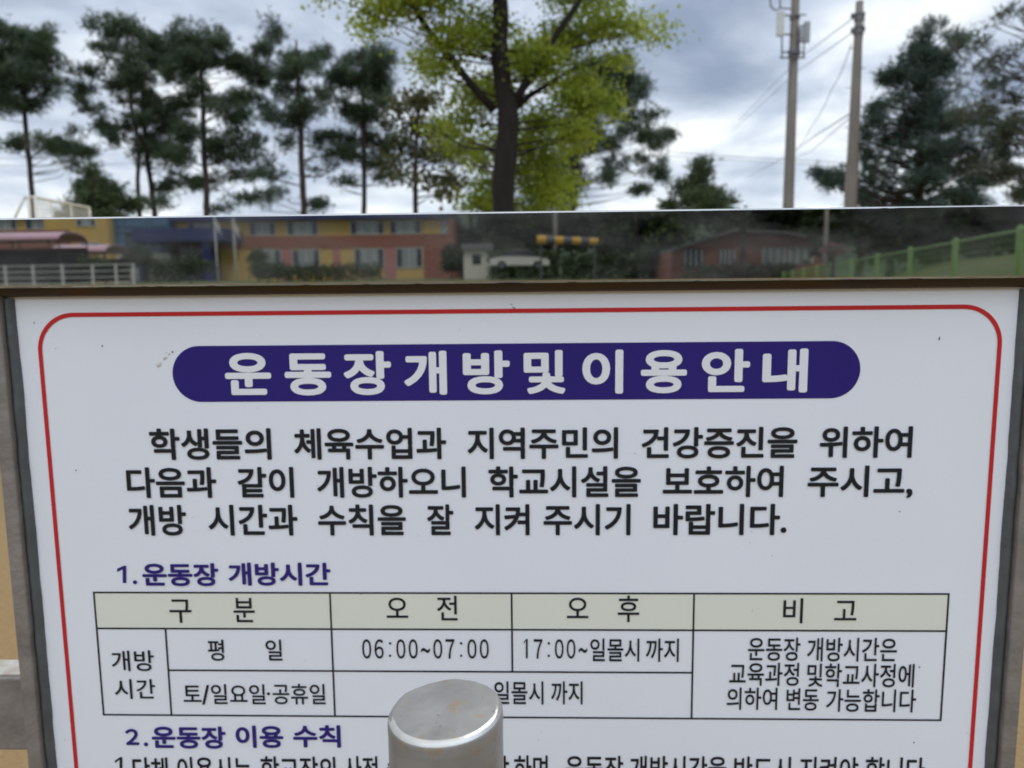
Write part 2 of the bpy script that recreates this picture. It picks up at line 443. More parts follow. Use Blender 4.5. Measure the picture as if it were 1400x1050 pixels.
M['pink'] = mat('pink_tile', (.50, .22, .20), (.44, .19, .17), rough=.7)
M['pink_roof'] = mat('pink_canopy_sheet', (.62, .36, .42), (.54, .32, .37), rough=.4)
M['dark_metal'] = mat('dark_metal', (.035, .03, .03), rough=.5, metal=.4)
M['white_paint'] = mat('white_paint', (.72, .72, .68), (.62, .62, .58), rough=.5)
M['grey_roof'] = mat('grey_roof', (.20, .20, .20), rough=.8)
M['green_paint'] = mat('light_green_fence_paint', (.20, .36, .07), (.16, .29, .06), rough=.4)
M['stripe_yellow'] = mat('beam_yellow', (.75, .42, .03), rough=.4)
M['stripe_black'] = mat('beam_black', (.085, .09, .11), rough=.4)
M['pink_flower'] = mat('pink_petals', (.40, .14, .22), (.10, .13, .05), rough=.7, scale=6, trans=.3)
M['rubber'] = mat('tyre_rubber', (.02, .02, .02), rough=.8)
M['car_paint'] = mat('white_car_paint', (.72, .70, .64), rough=.25)
M['hill'] = mat('wooded_hill', (.035, .060, .030), (.06, .085, .045), rough=.95, scale=.06)

def brick_material():
    m = bpy.data.materials.new('red_brick'); m.use_nodes = True
    n = m.node_tree; b = n.nodes['Principled BSDF']; b.inputs['Roughness'].default_value = .9
    t = n.nodes.new('ShaderNodeTexCoord'); mp = n.nodes.new('ShaderNodeMapping'); mp.inputs['Rotation'].default_value = (R(90), 0, 0)
    bt = n.nodes.new('ShaderNodeTexBrick'); bt.inputs['Scale'].default_value = 2.2
    bt.inputs['Color1'].default_value = (.36, .12, .075, 1); bt.inputs['Color2'].default_value = (.28, .09, .06, 1); bt.inputs['Mortar'].default_value = (.33, .24, .2, 1)
    n.links.new(t.outputs['Object'], mp.inputs[0]); n.links.new(mp.outputs[0], bt.inputs[0]); n.links.new(bt.outputs[0], b.inputs['Base Color'])
    return m
M['brick'] = brick_material()

# ------------------------------------------------------------------ ground
FA = mir(1395, 325, 750 / (405 - 325) - .83); FB = mir(1085, 376, 750 / (405 - 376) - .83)
FD = Vector((FB.x - FA.x, FB.y - FA.y, 0)).normalized(); FN = Vector((-FD.y, FD.x, 0))
if FN.x < 0: FN = -FN
def sst(a, b, x):
    t = min(1, max(0, (x - a) / (b - a))); return t * t * (3 - 2 * t)
def ground_z(x, y):
    z = 1.7 * sst(-18, -29, y) + 1.6 * min(1, max(0, (-y - 29) / 43)) if y < 0 else 0.0
    s = (Vector((x, y, 0)) - FA).dot(FN); al = (Vector((x, y, 0)) - FA).dot(FD)
    g = sst(-9, -2, al) * (1 - sst(20, 32, al)) if y < 0 else 0
    bk_ = .75 * sst(-2.2, -.2, s) + 1.9 * sst(.3, 6.0, s)
    return max(z, bk_ * g)
def axis(fine, far):
    a = [-far, -far * .5, -400, -200, -130] + list(np.arange(-90, 90.1, fine)) + [130, 200, 400, far * .5, far]
    return a
def build_ground():
    xs = axis(1.5, 3000); ys = axis(1.5, 3000)
    vs = [(x, y, ground_z(x, y)) for y in ys for x in xs]
    nx = len(xs); fs = [(j * nx + i, j * nx + i + 1, (j + 1) * nx + i + 1, (j + 1) * nx + i) for j in range(len(ys) - 1) for i in range(nx - 1)]
    b = MB(); b.add(vs, fs); return tag(b.build('ground', M['ground'], None, True), kind='structure')
build_ground()
def build_hills():
    b = MB(); vs = []; fs = []; n = 96
    for i in range(n + 1):
        a = 2 * math.pi * i / n; d = Vector((math.cos(a), math.sin(a), 0))
        h = 9 + 7 * noise.noise(d * 2.2) + 3 * noise.noise(d * 7)
        if d.y < 0: h += 75 * min(1, -d.y * 2.5)
        vs += [d * 420 + Vector((0, 0, -1)), d * 520 + Vector((0, 0, h * .8)), d * 620 + Vector((0, 0, h * 1.25)), d * 800 + Vector((0, 0, -1))]
    for i in range(n):
        for k in range(3): fs.append((i * 4 + k, i * 4 + k + 1, i * 4 + 5 + k, i * 4 + 4 + k))
    b.add(vs, fs); return tag(b.build('hills', M['hill'], None, True), kind='structure')
build_hills()

# ------------------------------------------------------------------ notice board
def on(px, py, y=0.0): return at(px, py, y)
BF = -0.026                                    # front face of the polished bar
board = thing('notice_board', 'white school notice board in a stainless frame with Korean lettering and mirror polished top bar', 'notice board', (-.03, 0, 0))
XL, XR = -.6295, .5700                         # sheet edges
ZT, ZB = 1.526, .52
pb_ = MB(); pb_.box(XL - .012, XR + .012, 0, .006, ZB - .01, ZT + .004)
panel = pb_.build('panel', M['white_panel'], board)
# polished bar
zb0, zb1 = on(700, 386, BF).z, on(700, 289, BF).z
def rounded(y0, y1, z0, z1, r, k=5):
    pr = []
    for cy, cz, a0 in ((y0 + r, z0 + r, 180), (y1 - r, z0 + r, 270), (y1 - r, z1 - r, 0), (y0 + r, z1 - r, 90)):
        for q in range(k + 1):
            a = R(a0 + 90 * q / k); pr.append((cy + r * math.cos(a), cz + r * math.sin(a)))
    return pr
b = MB(); b.extrude_x(rounded(BF, .034, zb0, zb1, .0019, 8), -.86, .80)
bar = b.build('top_bar', M['mirror'], board)
# dirty steel return under the bar
b = MB(); b.extrude_x([(-.013, zb0 - .0005), (-.010, ZT + .0005), (-.0075, ZT - .0012), (.020, ZT - .0012), (.020, zb0 - .0005)], XL - .028, XR + .028)
b.build('upper_return', M['dark_steel'], board)
# side posts with a folded lip
def side(x_in, sgn):
    b = MB(); x1 = x_in + sgn * .0118; x2 = x1 + sgn * .0175
    x0_, x1_ = sorted((x1, x2))
    prof = [(x, y) for y, x in rounded(-.014, .045, x0_, x1_, .0025, 4)]
    n = len(prof); vs = []; zs = [0.0, .4, .9, 1.2, 1.4, zb0 - .0006]
    for z in zs: vs += [(x, y, z) for x, y in prof]
    fs = [(i * n + k, i * n + (k + 1) % n, (i + 1) * n + (k + 1) % n, (i + 1) * n + k) for i in range(len(zs) - 1) for k in range(n)]
    fs += [tuple(range(n)), tuple((len(zs) - 1) * n + k for k in range(n))[::-1]]
    b.add(vs, fs); b.build('side_post', M['tube'], board)
    # silicone bead, uneven by hand
    b = MB(); vs = []; fs = []; zs = np.arange(ZB, ZT + .001, .006); n = 7
    lim = abs(x1 - x_in)
    for z in zs:
        wv = .0014 * noise.noise(Vector((sgn * 3, 0, z * 11))) + .0005 * noise.noise(Vector((sgn * 7, 2, z * 45)))
        xi = x_in - sgn * (max(-.003, wv) if z < 1.52 else 0) ; xo = x1
        h_ = .006 + .002 * noise.noise(Vector((5, sgn, z * 30)))
        for k in range(n):
            a = k / (n - 1); vs.append((xi + (xo - xi) * a, -.0004 - h_ * math.sin(math.pi * a) ** .7 - .002 * a, z))
    for i in range(len(zs) - 1):
        for k in range(n - 1): fs.append((i * n + k, i * n + k + 1, (i + 1) * n + k + 1, (i + 1) * n + k))
    b.add(vs, fs); b.build('sealant_bead', M['sealant'], board, True)
side(XL, -1); side(XR, 1)
b = MB(); b.box(XL - .0135, XR + .0135, -.012, .04, ZB - .05, ZB - .0102); b.build('lower_rail', M['steel'], board)
# cross tube to the left with an outer post
zc1 = at(20, 935, -.0).z; 
cb = MB(); y0 = .045; zt_ = at(15, 924, .05).z; z0_ = at(15, 1026, .046).z
cb.add(*(lambda pr: ([(x, p[0], p[1]) for x in (-1.35, -.6605) for p in pr], [(k, (k + 1) % len(pr), len(pr) + (k + 1) % len(pr), len(pr) + k) for k in range(len(pr))] + [tuple(range(len(pr)))[::-1], tuple(len(pr) + k for k in range(len(pr)))]))(rounded(y0, y0 + .05, z0_, zt_, .004, 4)))
cb.build('cross_tube', M['tube'], board)
b = MB(); b.box(-1.349, -.661, y0 + .0045, y0 + .0455, zt_ + .0002, zt_ + .0022); b.build('cap_strip', mat('pale_weathered_strip', (.50, .49, .45), (.36, .31, .25), rough=.6, scale=60, detail=8), board)
b = MB(); b.box(-1.38, -1.3503, .04, .1, 0, 1.62); b.build('outer_post', M['steel'], board)

# --- print on the sheet
GL = {}
def glyphs(s, off):
    key = (s, off)
    if key not in GL:
        c = bpy.data.curves.new('lettering', 'FONT'); c.body = s; c.size = 1; c.offset = off; c.resolution_u = 5
        o = bpy.data.objects.new('lettering', c); col.objects.link(o)
        bpy.context.view_layer.update()
        me = bpy.data.meshes.new_from_object(o.evaluated_get(bpy.context.evaluated_depsgraph_get()))
        V = np.array([(v.co.x, v.co.y) for v in me.vertices]); F = [tuple(p.vertices) for p in me.polygons]
        col.objects.unlink(o); bpy.data.objects.remove(o); bpy.data.meshes.remove(me)
        GL[key] = (V, F)
    return GL[key]
def word(mb, s, x0, x1, yt, yb, off, y=-.0008, box=False):
    """lettering fitted between photo pixels; a bold weight is laid up from shifted copies of the outline"""
    V, F = glyphs(s, 0.0)
    ym, xm = (yt + yb) / 2, (x0 + x1) / 2
    X0, X1 = on(x0, ym).x, on(x1, ym).x; Zt, Zb = on(xm, yt).z, on(xm, yb).z
    a, b_ = V[:, 0].min() - off, V[:, 0].max() + off
    t0, t1 = (V[:, 1].min() - off, V[:, 1].max() + off) if box else (-.077 - off, .827 + off)
    n = 12 if off > .02 else 8
    np_ = len(mb.p)
    sh = [(0, 0)] + ([(off * math.cos(2 * math.pi * k / n), off * math.sin(2 * math.pi * k / n)) for k in range(n)] if off > 0 else [])
    for k, (dx, dz) in enumerate(sh):
        X = X0 + (V[:, 0] + dx - a) / (b_ - a) * (X1 - X0); Z = Zb + (V[:, 1] + dz - t0) / (t1 - t0) * (Zt - Zb)
        mb.add([(x, y - k * .00003, z) for x, z in zip(X, Z)], F)
    del mb.p[np_ + 1:]
def digits(mb, s, x, pitch, wd, yt, yb, off, slope=0):
    """hand spaced digits: x = centre of the first"""
    np_ = len(mb.p)
    FW = {c: chr(ord(c) + 0xFEE0) for c in '0123456789'}
    for c in s:
        if c == ':':
            h = yb - yt
            for q in (.28, .92): word(mb, '.', x - pitch * .10 - 1.6, x - pitch * .10 + 1.6, yt + h * q - 3.4, yt + h * q, 0, box=True)
            x += pitch * .78
        elif c == '~':
            ym = (yt + yb) / 2; word(mb, '~', x - wd * .5, x + wd * .5, ym - 1.5, ym + 5.5, .01, box=True); x += pitch
        else:
            if c == '1': one(mb, x - 3.6, x + 2.0, yt, yb, 2.5)
            else: word(mb, FW[c], x - wd / 2, x + wd / 2, yt, yb, off, box=True)
            x += pitch
    del mb.p[np_ + 1:]

def one(mb, x0, x1, yt, yb, st):
    """a figure 1: upright stem with a short flag, in photo pixels"""
    h = yb - yt
    q = [(x1 - st, yb), (x1, yb), (x1, yt), (x1 - st * .75, yt), (x0, yt + h * .17), (x0, yt + h * .17 + st * .95), (x1 - st, yt + st * 1.0)]
    vs = [on(a, c, -.0008) for a, c in q]; mb.add(vs, [(0, 1, 2, 3, 6), (3, 4, 5, 6)])
def rect(mb, x0, x1, z0, z1, y=-.0006): mb.add([(x0, y, z0), (x1, y, z0), (x1, y, z1), (x0, y, z1)], [(0, 1, 2, 3)])
# red border line with rounded top corners
b = MB()
def border():
    xl, xr, zt, r, w_ = -.6065, .5545, on(700, 422).z, .047, .0052
    o_, i_ = [], []
    def arc(cx, cz, a0, a1):
        for q in range(17):
            a = R(a0 + (a1 - a0) * q / 16)
            o_.append((cx + r * math.cos(a), cz + r * math.sin(a))); i_.append((cx + (r - w_) * math.cos(a), cz + (r - w_) * math.sin(a)))
    zl = .56
    arc(xl + r, zl + r, 270, 180); arc(xl + r, zt - r, 180, 90); arc(xr - r, zt - r, 90, 0); arc(xr - r, zl + r, 360, 270)
    n = len(o_); vs = [(x, -.0006, z) for x, z in o_ + i_]
    b.add(vs, [(k, (k + 1) % n, n + (k + 1) % n, n + k) for k in range(n)])
border(); b.build('border_line', M['red'], panel)
# title banner
b = MB(); zc_ = on(700, 508.5).z; rz = (on(700, 470).z - on(700, 547.5).z) / 2; xa, xb = on(236, 510).x + rz, on(1176, 507).x - rz
pv = [(xb + rz * math.cos(R(a)), -.0004, zc_ + rz * math.sin(R(a))) for a in np.linspace(-90, 90, 33)] + [(xa + rz * math.cos(R(a)), -.0004, zc_ + rz * math.sin(R(a))) for a in np.linspace(90, 270, 33)]
b.add(pv, [tuple(range(len(pv)))]); b.build('title_banner', M['navy'], panel)
b = MB()
for ch, x0, x1 in zip('운동장개방및이용안내', (308, 389.5, 470, 552.5, 633, 716, 796, 876, 959, 1042), (371, 453, 535, 611, 697, 773, 852, 939, 1025, 1104)):
    f = (x0 - 308) / 734; t_, b_ = 481 - 4.5 * f, 541 - 4.5 * f
    word(b, ch, x0, x1, t_, b_, .034, -.0009)
b.build('title_lettering', M['white_ink'], panel)
# paragraph
OF = .024; b = MB()
for s, x0, x1 in (('학생들의', 205, 371), ('체육수업과', 402, 610), ('지역주민의', 639, 845), ('건강증진을', 877, 1090), ('위하여', 1120.5, 1247)):
    f = (x0 - 205) / 1000; word(b, s, x0, x1, 585.5 - 3 * f, 628.5 - 3 * f, OF)
b.build_each('paragraph_lettering', M['black'], panel); b = MB()
for s, x0, x1 in (('다음과', 173.5, 296), ('같이', 325, 402), ('개방하오니', 433.5, 637), ('학교시설을', 668, 876), ('보호하여', 906, 1071), ('주시고,', 1104, 1248)):
    f = (x0 - 173) / 1000; word(b, s, x0, x1, 638.5 - 2.5 * f, 680.5 - 1.5 * f, OF)
b.build_each('paragraph_lettering', M['black'], panel); b = MB()
for s, x0, x1 in (('개방', 176, 255), ('시간과', 285, 407), ('수칙을', 435, 555), ('잘', 584, 620), ('지켜', 649, 724), ('주시기', 743, 862), ('바랍니다.', 893, 1075.5)):
    f = (x0 - 176) / 1000; word(b, s, x0, x1, 690 - 2 * f, 732 - 1 * f, OF)
b.build_each('paragraph_lettering', M['black'], panel)
# headings
b = MB(); OH = .030
one(b, 160, 172.5, 773.5, 797, 4.8); word(b, '.', 182, 188, 793, 798.5, .0, box=True)
for s, x0, x1 in (('운동장', 195, 299), ('개방시간', 312.5, 452)):
    f = (x0 - 195) / 250; word(b, s, x0, x1, 769.5 - 1.5 * f, 801 - 1.5 * f, OH)
b.build_each('heading_lettering', M['navy_text'], panel); b = MB()
word(b, '２', 172, 190, 996, 1018, .03, box=True); word(b, '.', 197, 203, 1014.5, 1020, .0, box=True)
for s, x0, x1 in (('운동장', 208, 309), ('이용', 322.5, 387.5), ('수칙', 401, 466)):
    f = (x0 - 195) / 250; word(b, s, x0, x1, 992.5 - 2 * f, 1023 - 2 * f, OH)
b.build_each('heading_lettering', M['navy_text'], panel)
# rules line at the foot
b = MB()
one(b, 157, 167, 1035, 1064, 3.6); word(b, '.', 171, 175, 1060, 1064, 0, box=True)
for s, x0, x1 in (('단체', 182, 230), ('이용시는', 243, 344), ('학교장의', 357, 459), ('사전', 471, 517), ('승인을', 529, 604), ('받아야', 616, 696), ('하며,', 703, 757),
                  ('운동장', 773, 852), ('개방시간을', 861, 993), ('반드시', 1003.5, 1081), ('지켜야', 1093, 1173), ('합니다', 1183, 1264)):
    f = abs(x0 - 680) / 540; word(b, s, x0, x1, 1032 + 3 * f, 1067 + 3 * f, .016)
b.build_each('rule_lettering', M['black'], panel)
# timetable
z0t, z1t, z2t, z3t = 1.1500, 1.1020, 1.0457, .9840
xt = [-.5615, -.4720, -.2580, -.0283, .1992, .5113]
b = MB(); rect(b, xt[0], xt[5], z1t, z0t, -.0003); b.build('timetable_header', M['cell'], panel)
b = MB(); hw = .00115
for z in (z0t, z1t, z3t): rect(b, xt[0] - hw, xt[5] + hw, z - hw, z + hw)
rect(b, xt[1] + hw, xt[4] - hw, z2t - hw, z2t + hw)
for x, za, zb_ in ((xt[0], z3t, z0t), (xt[5], z3t, z0t), (xt[1], z3t, z1t), (xt[2], z3t, z0t), (xt[3], z2t, z0t), (xt[4], z3t, z0t)):
    rect(b, x - hw, x + hw, za + hw, zb_ - hw, -.00064)
b.build('timetable_grid', M['black'], panel)
OT = .009
def cell(items, off, dig=()):
    b = MB()
    for s, x0, x1, yt, yb in items: word(b, s, x0, x1, yt, yb, off, box=s in '/·')
    for d in dig: digits(b, *d)
    b.build_each('timetable_lettering', M['black'], panel)
cell((('구', 232, 262, 817, 851), ('분', 319.5, 348.5, 816, 851)), OT)
cell((('오', 528.5, 558, 814.5, 848.5), ('전', 597.5, 625.5, 814, 848.5)), OT)
cell((('오', 775, 804.5, 814.5, 849), ('후', 844.5, 874, 814, 850)), OT)
cell((('비', 1070.5, 1097.5, 817.5, 851.5), ('고', 1140.5, 1171, 817.5, 852.5)), OT)
cell((('개', 153, 178, 889, 917), ('방', 184, 211, 888.5, 917), ('시', 157, 181, 928, 955), ('간', 187, 212.5, 928, 955)), .010)
cell((('평', 284.5, 306.5, 874, 903), ('일', 363.5, 386, 874, 903)), .010)
cell((('토', 251, 275.5, 934.5, 962.5), ('/', 276, 287, 936, 963), ('일요일', 289, 363, 935, 962.5), ('·', 365, 369.5, 946, 950), ('공휴일', 373, 445, 934.5, 962.5)), .010)
cell((), .011, [('06:00~07:00', 501.5, 16.8, 12.2, 873.5, 900, .010)])
cell((('일몰시', 807, 874, 872.5, 904), ('까지', 883, 928, 872.5, 904.5)), .011, [('17:00~', 719.5, 16.2, 11.8, 873.5, 900, .010)])
cell((('일몰시', 676, 743, 931, 962.5), ('까지', 753.5, 796.5, 931, 962.5)), .011)
cell((('운동장', 1022.5, 1094, 871, 903), ('개방시간은', 1103.5, 1226, 871.5, 904), ('교육과정', 997, 1092, 905.5, 937), ('및학교사정에', 1103.5, 1249.5, 907, 939),
      ('의하여', 993.5, 1062.5, 939.5, 970), ('변동', 1075, 1119, 940.5, 971), ('가능합니다', 1129.5, 1252, 942, 973)), .011)
# specks of dirt stuck to the sheet
b = MB()
def speck(px, py, sx, sz, ang=0, y=-.001):
    c = on(px, py); n = 9; vs = [Vector((0, 0, 0))]
    for k in range(n):
        a = 2 * math.pi * k / n; q = random.uniform(.6, 1.2); p = Vector((math.cos(a) * sx * q, 0, math.sin(a) * sz * q)); p.rotate(Matrix.Rotation(R(ang), 3, 'Y')); vs.append(p)
    b.add([(c.x, y - .0008, c.z)] + [(c.x + p.x, y + .0006, c.z + p.z) for p in vs[1:]], [(0, k + 1, (k + 1) % n + 1) for k in range(n)])
speck(703, 421, .0038, .0006, 35); speck(699, 416, .0014, .0006, 0); speck(1284, 463, .0009, .0030, 5); speck(140, 473, .0011, .0013); speck(236, 481, .0012, .0013)
speck(104, 643, .0009, .001); speck(1230, 699, .0011, .0007); speck(1257, 912, .0012, .001, 40); speck(1249, 1015, .0013, .001); speck(47, 441, .001, .001); speck(597, 860, .0009, .0008)
speck(582, 640, .0008, .0006); speck(494, 812, .0008, .0007); speck(868, 620, .0007, .0007)
for _ in range(34): speck(random.uniform(60, 1350), random.uniform(440, 1040), random.uniform(.0003, .0006), random.uniform(.0003, .0006))
tag(b.build('dirt_specks', M['dirt'], panel), kind='stuff')
b = MB()
for px, py, a_, c_ in ((226, 489, .004, .0022), (217, 499, .0045, .003), (231, 484, .002, .0016)): speck(px, py, a_, c_, -35, -.0006)
b.build('smudge', M['smudge'], panel)

# ------------------------------------------------------------------ round steel post in front of the board
def bollard_material():
    m = bpy.data.materials.new('silver_painted_steel'); m.use_nodes = True
    n = m.node_tree; b = n.nodes['Principled BSDF']
    t = n.nodes.new('ShaderNodeTexCoord')
    def tex(s, d, st=None):
        x = n.nodes.new('ShaderNodeTexNoise'); x.inputs['Scale'].default_value = s; x.inputs['Detail'].default_value = d
        src = t.outputs['Object']
        if st:
            mp = n.nodes.new('ShaderNodeMapping'); mp.inputs['Scale'].default_value = st; n.links.new(src, mp.inputs[0]); src = mp.outputs[0]
        n.links.new(src, x.inputs[0]); return x.outputs[0]
    def ramp(f, *st):
        r = n.nodes.new('ShaderNodeValToRGB'); el = r.color_ramp.elements
        el[0].position, el[0].color = st[0][0], (*st[0][1], 1); el[1].position, el[1].color = st[-1][0], (*st[-1][1], 1)
        for p, c in st[1:-1]: q = el.new(p); q.color = (*c, 1)
        n.links.new(f, r.inputs[0]); return r.outputs[0]
    def mix(f, a, c):
        x = n.nodes.new('ShaderNodeMixRGB')
        for i, q in ((0, f), (1, a), (2, c)):
            if isinstance(q, tuple): x.inputs[i].default_value = (*q, 1)
            else: n.links.new(q, x.inputs[i])
        return x.outputs[0]
    base = ramp(tex(35, 6), (.3, (.25, .245, .235)), (.7, (.33, .325, .315)))
    rustf = ramp(tex(55, 5), (.57, (0, 0, 0)), (.72, (.8, .8, .8)))
    c = mix(rustf, base, (.33, .22, .10))
    strk = ramp(tex(26, 6, (1, 1, .2)), (.54, (0, 0, 0)), (.72, (.7, .7, .7)))
    c = mix(strk, c, (.17, .16, .145))
    spk = ramp(tex(260, 2), (.70, (0, 0, 0)), (.76, (.85, .85, .85)))
    c = mix(spk, c, (.10, .09, .08))
    n.links.new(c, b.inputs['Base Color'])
    b.inputs['Metallic'].default_value = .35
    rr_ = n.nodes.new('ShaderNodeMapRange'); n.links.new(tex(60, 5), rr_.inputs[0]); rr_.inputs[3].default_value = .36; rr_.inputs[4].default_value = .62
    n.links.new(rr_.outputs[0], b.inputs['Roughness'])
    bp = n.nodes.new('ShaderNodeBump'); bp.inputs['Strength'].default_value = .18; bp.inputs['Distance'].default_value = .0008
    n.links.new(tex(110, 5), bp.inputs['Height']); n.links.new(bp.outputs[0], b.inputs['Normal'])
    return m
M['bollard'] = bollard_material()
M['worn_glint'] = steel_material('worn_steel_with_glint', (.66, .66, .65), .30, .5, 90, (.45, .36, .22), .5)  # worn rim metal, with the fillet's highlight put into its pale colour
def bollard():
    D, rp = .488, .0383                         # distance along the view axis, pipe radius
    d = ray(609, 962); c = CAM + d * D
    t = thing('steel_bollard', 'round silver steel post with welded cap standing in front of the notice board', 'bollard', (c.x, c.y, 0))
    n = 64
    def lathe(prof, name, dent, worn_glint=()):
        b = MB(); vs = []; fs = []
        for r, z, q in prof:
            for k in range(n):
                a = 2 * math.pi * k / n; x, y = math.cos(a), math.sin(a)
                dn = noise.noise(Vector((x * r * 42, y * r * 42, 3))) * .0016 * q + noise.noise(Vector((x * r * 160, y * r * 160, z * 60))) * .0006 * q
                rr = r + dn * .6 * min(1, r / .02)
                tilt = q * (x * r * .055 + y * r * .03)
                vs.append((c.x + rr * x, c.y + rr * y, z + tilt + dn * dent))
        for i in range(len(prof) - 1):
            for k in range(n):
                a_, b_ = i * n + k, i * n + (k + 1) % n
                fs.append((a_, b_, b_ + n, a_ + n))
        if name == 'cap': fs.append(tuple((len(prof) - 1) * n + k for k in range(n)))
        b.add(vs, fs); b.m = [1 if (k // n) in worn_glint and math.sin(2 * math.pi * (k % n) / n) < -.15 + .5 * noise.noise(Vector((k % n * .35, k // n * .4, 2))) else 0 for k in range(len(fs))]  # pale steel only on the front arc, where the painted highlight sits
        return b.build(name, [M['bollard'], M['worn_glint']], t, True)
    zt = c.z
    lathe([(rp, 0, 0), (rp, .4, 0), (rp, zt - .08, 0), (rp, zt - .03, .3), (rp, zt - .0135, 1)], 'pipe', .3)
    f = .0048
    pr = [(rp + .0002, zt - .0137, 1), (rp + .0001, zt - .0085, 1)]
    for q in range(1, 11):
        a = R(90 * q / 10); pr.append((rp - f + f * math.cos(a), zt - .0078 + f * math.sin(a), 1))
    for k in range(1, 14): pr.append(((rp - f) * (1 - k / 13.1), zt - .0030 + .0012 * math.sin(R(90 * k / 13)), 1))
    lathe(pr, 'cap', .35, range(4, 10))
bollard()

# ------------------------------------------------------------------ trees beyond the board
G_P = 'tall pines beyond the playground'
def pine(label, Y, tr, pads, **k):
    return px_tree('pine_tree', label, 'pine tree', Y, tr, pads, 'pine', M['pine'], M['bark'], group=G_P, fill=10, limb_r=.2, **{'dens': 2.7, 'holes': (2.1, -.11), **{a: b_ * 2.7 for a, b_ in k.items()}})
pine('leftmost pine with a bare thin trunk and one low side branch, behind the pale frame', 27,
     [(47, 292, 4.2), (43, 250, 4), (36, 195, 4), (34, 150, 3.4), (33, 90, 2.2), (30, 40, 1)],
     [(12, 45, 16, 16), (42, 58, 14, 12), (18, 78, 26, 18), (58, 82, 26, 18), (14, 112, 24, 22), (52, 108, 28, 18), (10, 142, 15, 14), (42, 150, 16, 8), (4, 192, 20, 9), (88, 202, 26, 12), (108, 208, 24, 9), (75, 222, 10, 6),
      (30, 35, 9, 12), (72, 124, 10, 8), (-14, 90, 22, 18), (-18, 130, 20, 14), (75, 70, 8, 10)])
pine('slender pine reaching left over the round juniper, with open ragged tiers', 28,
     [(190, 292, 3.6), (188, 245, 3.4), (190, 200, 3.4), (181, 150, 3), (176, 95, 2.2), (173, 36, 1)],
     [(155, 35, 17, 8), (166, 54, 18, 12), (130, 58, 11, 8), (114, 94, 20, 8), (106, 118, 16, 8), (150, 85, 16, 8), (152, 108, 26, 10), (128, 150, 17, 8), (124, 164, 13, 6), (155, 176, 22, 8), (180, 128, 14, 10), (160, 190, 12, 5), (183, 218, 8, 6)], dens=.95)
pine('pine with a forked top leaning right, close beside the slender pine', 29,
     [(212, 292, 4.2), (205, 240, 4), (199, 200, 3.8), (196, 150, 3.2), (192, 100, 2.4), (190, 44, 1)],
     [(195, 48, 13, 12), (215, 65, 20, 14), (236, 58, 18, 14), (226, 90, 24, 16), (212, 118, 22, 10), (228, 142, 26, 14), (212, 160, 22, 12), (236, 178, 24, 14), (214, 186, 16, 9), (230, 208, 22, 10), (242, 243, 26, 9), (216, 256, 13, 6), (230, 280, 30, 7), (250, 225, 20, 9)])
pine('broad pine with a straight dark trunk and wide dense right side', 28,
     [(283, 292, 5), (280, 240, 4.6), (278, 180, 4.4), (277, 120, 3.6), (272, 60, 2), (270, 40, 1)],
     [(258, 52, 13, 13), (284, 46, 14, 10), (302, 62, 16, 12), (262, 84, 18, 12), (310, 86, 18, 10), (288, 74, 12, 9), (248, 110, 14, 10), (334, 84, 26, 12), (350, 98, 22, 10), (262, 130, 12, 6), (318, 140, 20, 7), (346, 138, 24, 8),
      (258, 190, 18, 12), (336, 164, 30, 13), (330, 190, 30, 12), (342, 214, 28, 10), (253, 215, 18, 9), (262, 246, 20, 7), (302, 204, 13, 6), (316, 234, 24, 8), (290, 282, 18, 6)])
pine('open crowned pine with thin bare twigs at its top', 27,
     [(415, 292, 5), (413, 230, 4.8), (411, 180, 4.2), (408, 120, 3.2), (405, 55, 1.5)],
     [(385, 54, 11, 9), (405, 76, 15, 10), (430, 64, 17, 10), (394, 100, 15, 8), (426, 100, 18, 9), (378, 124, 18, 7), (440, 120, 15, 10), (452, 136, 18, 9), (428, 150, 16, 6), (374, 165, 15, 6), (398, 194, 18, 7), (446, 180, 22, 8), (452, 206, 26, 12), (424, 225, 18, 6),
      (380, 244, 20, 6), (350, 273, 34, 9), (432, 276, 20, 6), (355, 60, 8, 8)], dens=.85)
pine('narrow dense pine just left of the olive brown tree', 28,
     [(498, 292, 4), (498, 230, 3.8), (497, 160, 3.2), (495, 90, 2), (494, 66, 1)],
     [(480, 76, 18, 12), (505, 70, 16, 12), (522, 95, 15, 12), (474, 106, 20, 14), (510, 120, 20, 12), (485, 150, 22, 12), (522, 155, 20, 12), (470, 180, 16, 9), (495, 185, 22, 10), (527, 195, 14, 10), (480, 215, 22, 8), (512, 220, 22, 8), (470, 250, 22, 7), (522, 236, 18, 8)])
px_tree('leafy_tree', 'olive brown leafy tree between the narrow pine and the bright ginkgo', 'tree', 26, [(568, 292, 3.6), (568, 240, 3.2), (570, 190, 2.6), (572, 130, 1.4)],
        [(560, 130, 18, 12), (585, 140, 22, 14), (545, 152, 14, 12), (565, 166, 22, 14), (597, 176, 24, 16), (550, 192, 18, 12), (575, 206, 24, 13), (612, 216, 22, 15), (545, 226, 16, 9), (590, 240, 26, 11), (626, 246, 18, 13), (560, 250, 16, 7), (612, 268, 20, 7), (640, 205, 16, 16)],
        'leaf', M['zelkova'], M['bark'], dens=2.2, size=(.15, 0, 1.1))
